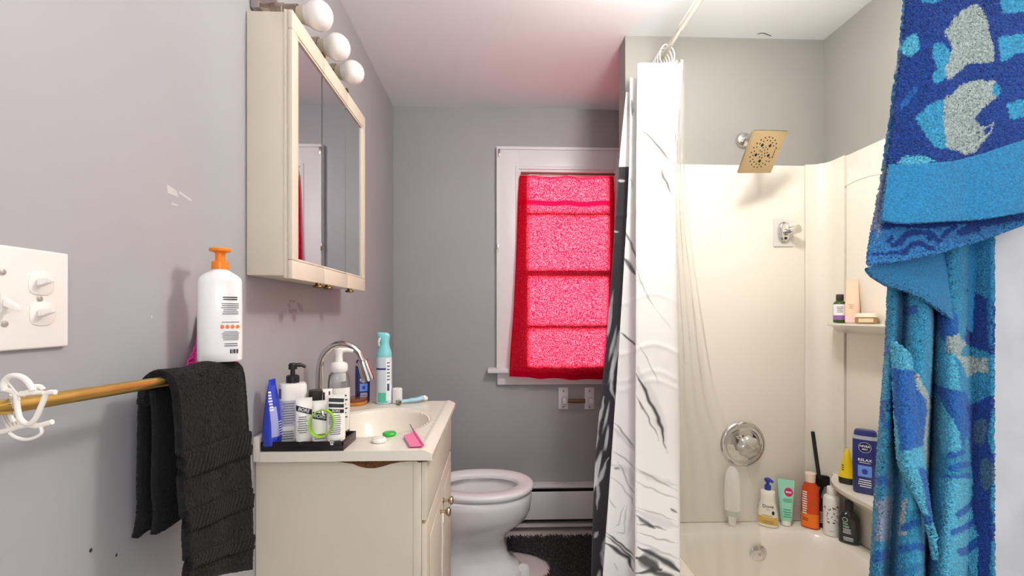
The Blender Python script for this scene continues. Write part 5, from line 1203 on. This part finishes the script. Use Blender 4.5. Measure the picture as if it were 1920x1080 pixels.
# long part hanging below
BB = [('p', [(1668,700),(1690,690),(1722,720),(1738,760),(1734,830),(1700,850),(1685,800)], MB), ('p', [(1690,540),(1720,550),(1718,640),(1706,690),(1688,690)], CY), ('p', [(1694,575),(1720,570),(1722,590),(1694,595)], MB), ('p', [(1690,860),(1736,850),(1742,900),(1735,945),(1710,960),(1690,900)], TQ), ('p', [(1742,545),(1790,590),(1800,630),(1772,640),(1745,600)], MB), ('p', [(1748,620),(1790,650),(1800,730),(1762,750),(1745,700)], TQ), ('p', [(1735,720),(1815,730),(1820,800),(1800,830),(1770,770)], MB), ('p', [(1765,760),(1790,790),(1800,840),(1765,850)], TQ),
      ('p', [(1776,625),(1800,620),(1815,640),(1798,668),(1780,660)], GW), ('p', [(1795,665),(1858,672),(1858,700),(1812,705)], GW), ('p', [(1736,960),(1752,990),(1736,1075),(1715,1085),(1720,1010)], CY), ('s', [(1780,850),(1800,842)], 7, MB), ('s', [(1785,880),(1812,868)], 8, MB), ('s', [(1775,905),(1810,895)], 6, MB), ('p', [(1765,900),(1850,905),(1840,1080),(1765,1090)], TQ), ('s', [(1795,960),(1822,945)], 7, MB), ('s', [(1790,995),(1826,980)], 6, MB), ('s', [(1800,1030),(1835,1015)], 7, MB),
      ('p', [(1640,940),(1668,930),(1672,1010),(1640,1020)], np.array(lin('#8f9db4'))), ('p', [(1690,940),(1700,930),(1705,1000),(1690,1005)], GW), ('s', [(1645,900),(1665,905)], 7, MB), ('s', [(1645,1050),(1662,1040)], 8, MB), ('s', [(1700,985),(1716,980)], 7, MB), ('s', [(1695,1030),(1708,1025)], 8, MB), ('s', [(1712,1020),(1730,1028)], 6, MB), ('s', [(1660,620),(1668,660)], 5, MB), ('s', [(1655,760),(1660,800)], 6, MB), ('s', [(1672,740),(1678,800)], 5, NV), ('p', [(1808,760),(1862,740),(1862,1090),(1835,1090),(1820,900)], NV), ('e',1842,810,18,22,0,np.array(lin('#456a86'))), ('e',1850,890,14,34,0,np.array(lin('#456a86'))), ('p', [(1810,540),(1862,560),(1862,665),(1812,640)], NV), ('s', [(1722,700),(1736,800),(1732,880)], 4, GW), ('s', [(1672,1085),(1750,1060)], 8, HM)]
ctl = []
folds = [(0,.525),(.07,.505),(.15,.530),(.24,.497),(.36,.488),(.42,.505),(.455,.55),(.50,.515),(.60,.490),(.70,.488),(.78,.505),(.815,.507),(.90,.497),(1,.4868)]
for py, xl, xr in ((420,1668,1860),(500,1666,1860),(560,1664,1860),(650,1660,1860),(760,1652,1860),(870,1644,1861),(980,1637,1861),(1080,1631,1862),(1130,1628,1862)):
    amp = .5+.5*min(1, (py-420)/250)
    ctl.append([(xl+(xr-xl)*f, py, (.512+(d-.512)*amp+.005*math.sin(py*.012+f*9)) if f < .8 else d) for f, d in folds])
sheet('hanging_end', ctl, 560, 270, CY*.85, BB, seed=7)
# loose corner fold in front of the hanging end
ctl = [[(1672,640,.492),(1690,650,.482),(1704,665,.484),(1712,690,.494)], [(1676,740,.490),(1694,750,.478),(1712,770,.480),(1724,800,.490)], [(1682,850,.488),(1700,870,.474),(1722,890,.476),(1738,915,.486)], [(1694,890,.488),(1716,925,.474),(1738,965,.476),(1750,1000,.486)], [(1720,930,.490),(1735,965,.482),(1750,1010,.480),(1756,1050,.488)]]
sheet('loose_corner', ctl, 200, 60, TQ, [('p', [(1670,690),(1715,690),(1738,760),(1734,830),(1690,850)], MB), ('p', [(1720,880),(1760,890),(1760,1000),(1740,980)], MB)], seed=9, th=.005)

# ------------------------------------------------------------------ sets of like things
for o in bpy.data.objects:
    l = o.get('label')
    if not l or o.parent or 'category' not in o: continue
    c = o['category']
    if c in ('bottle', 'tube') and ('tray' in l or 'hoop' in l): o['group'] = 'toiletries on the black tray'
    elif c in ('bottle', 'tube') and ('deck' in l or 'wedged' in l): o['group'] = 'bottles on the tub deck'
    elif c in ('bottle', 'tube', 'jar') and 'upper shelf' in l: o['group'] = 'toiletries on the upper shelf'
    elif c in ('bottle', 'tube') and 'lower shelf' in l: o['group'] = 'toiletries on the lower shelf'
    elif 'lens case' in l: o['group'] = 'lens case caps by the basin'
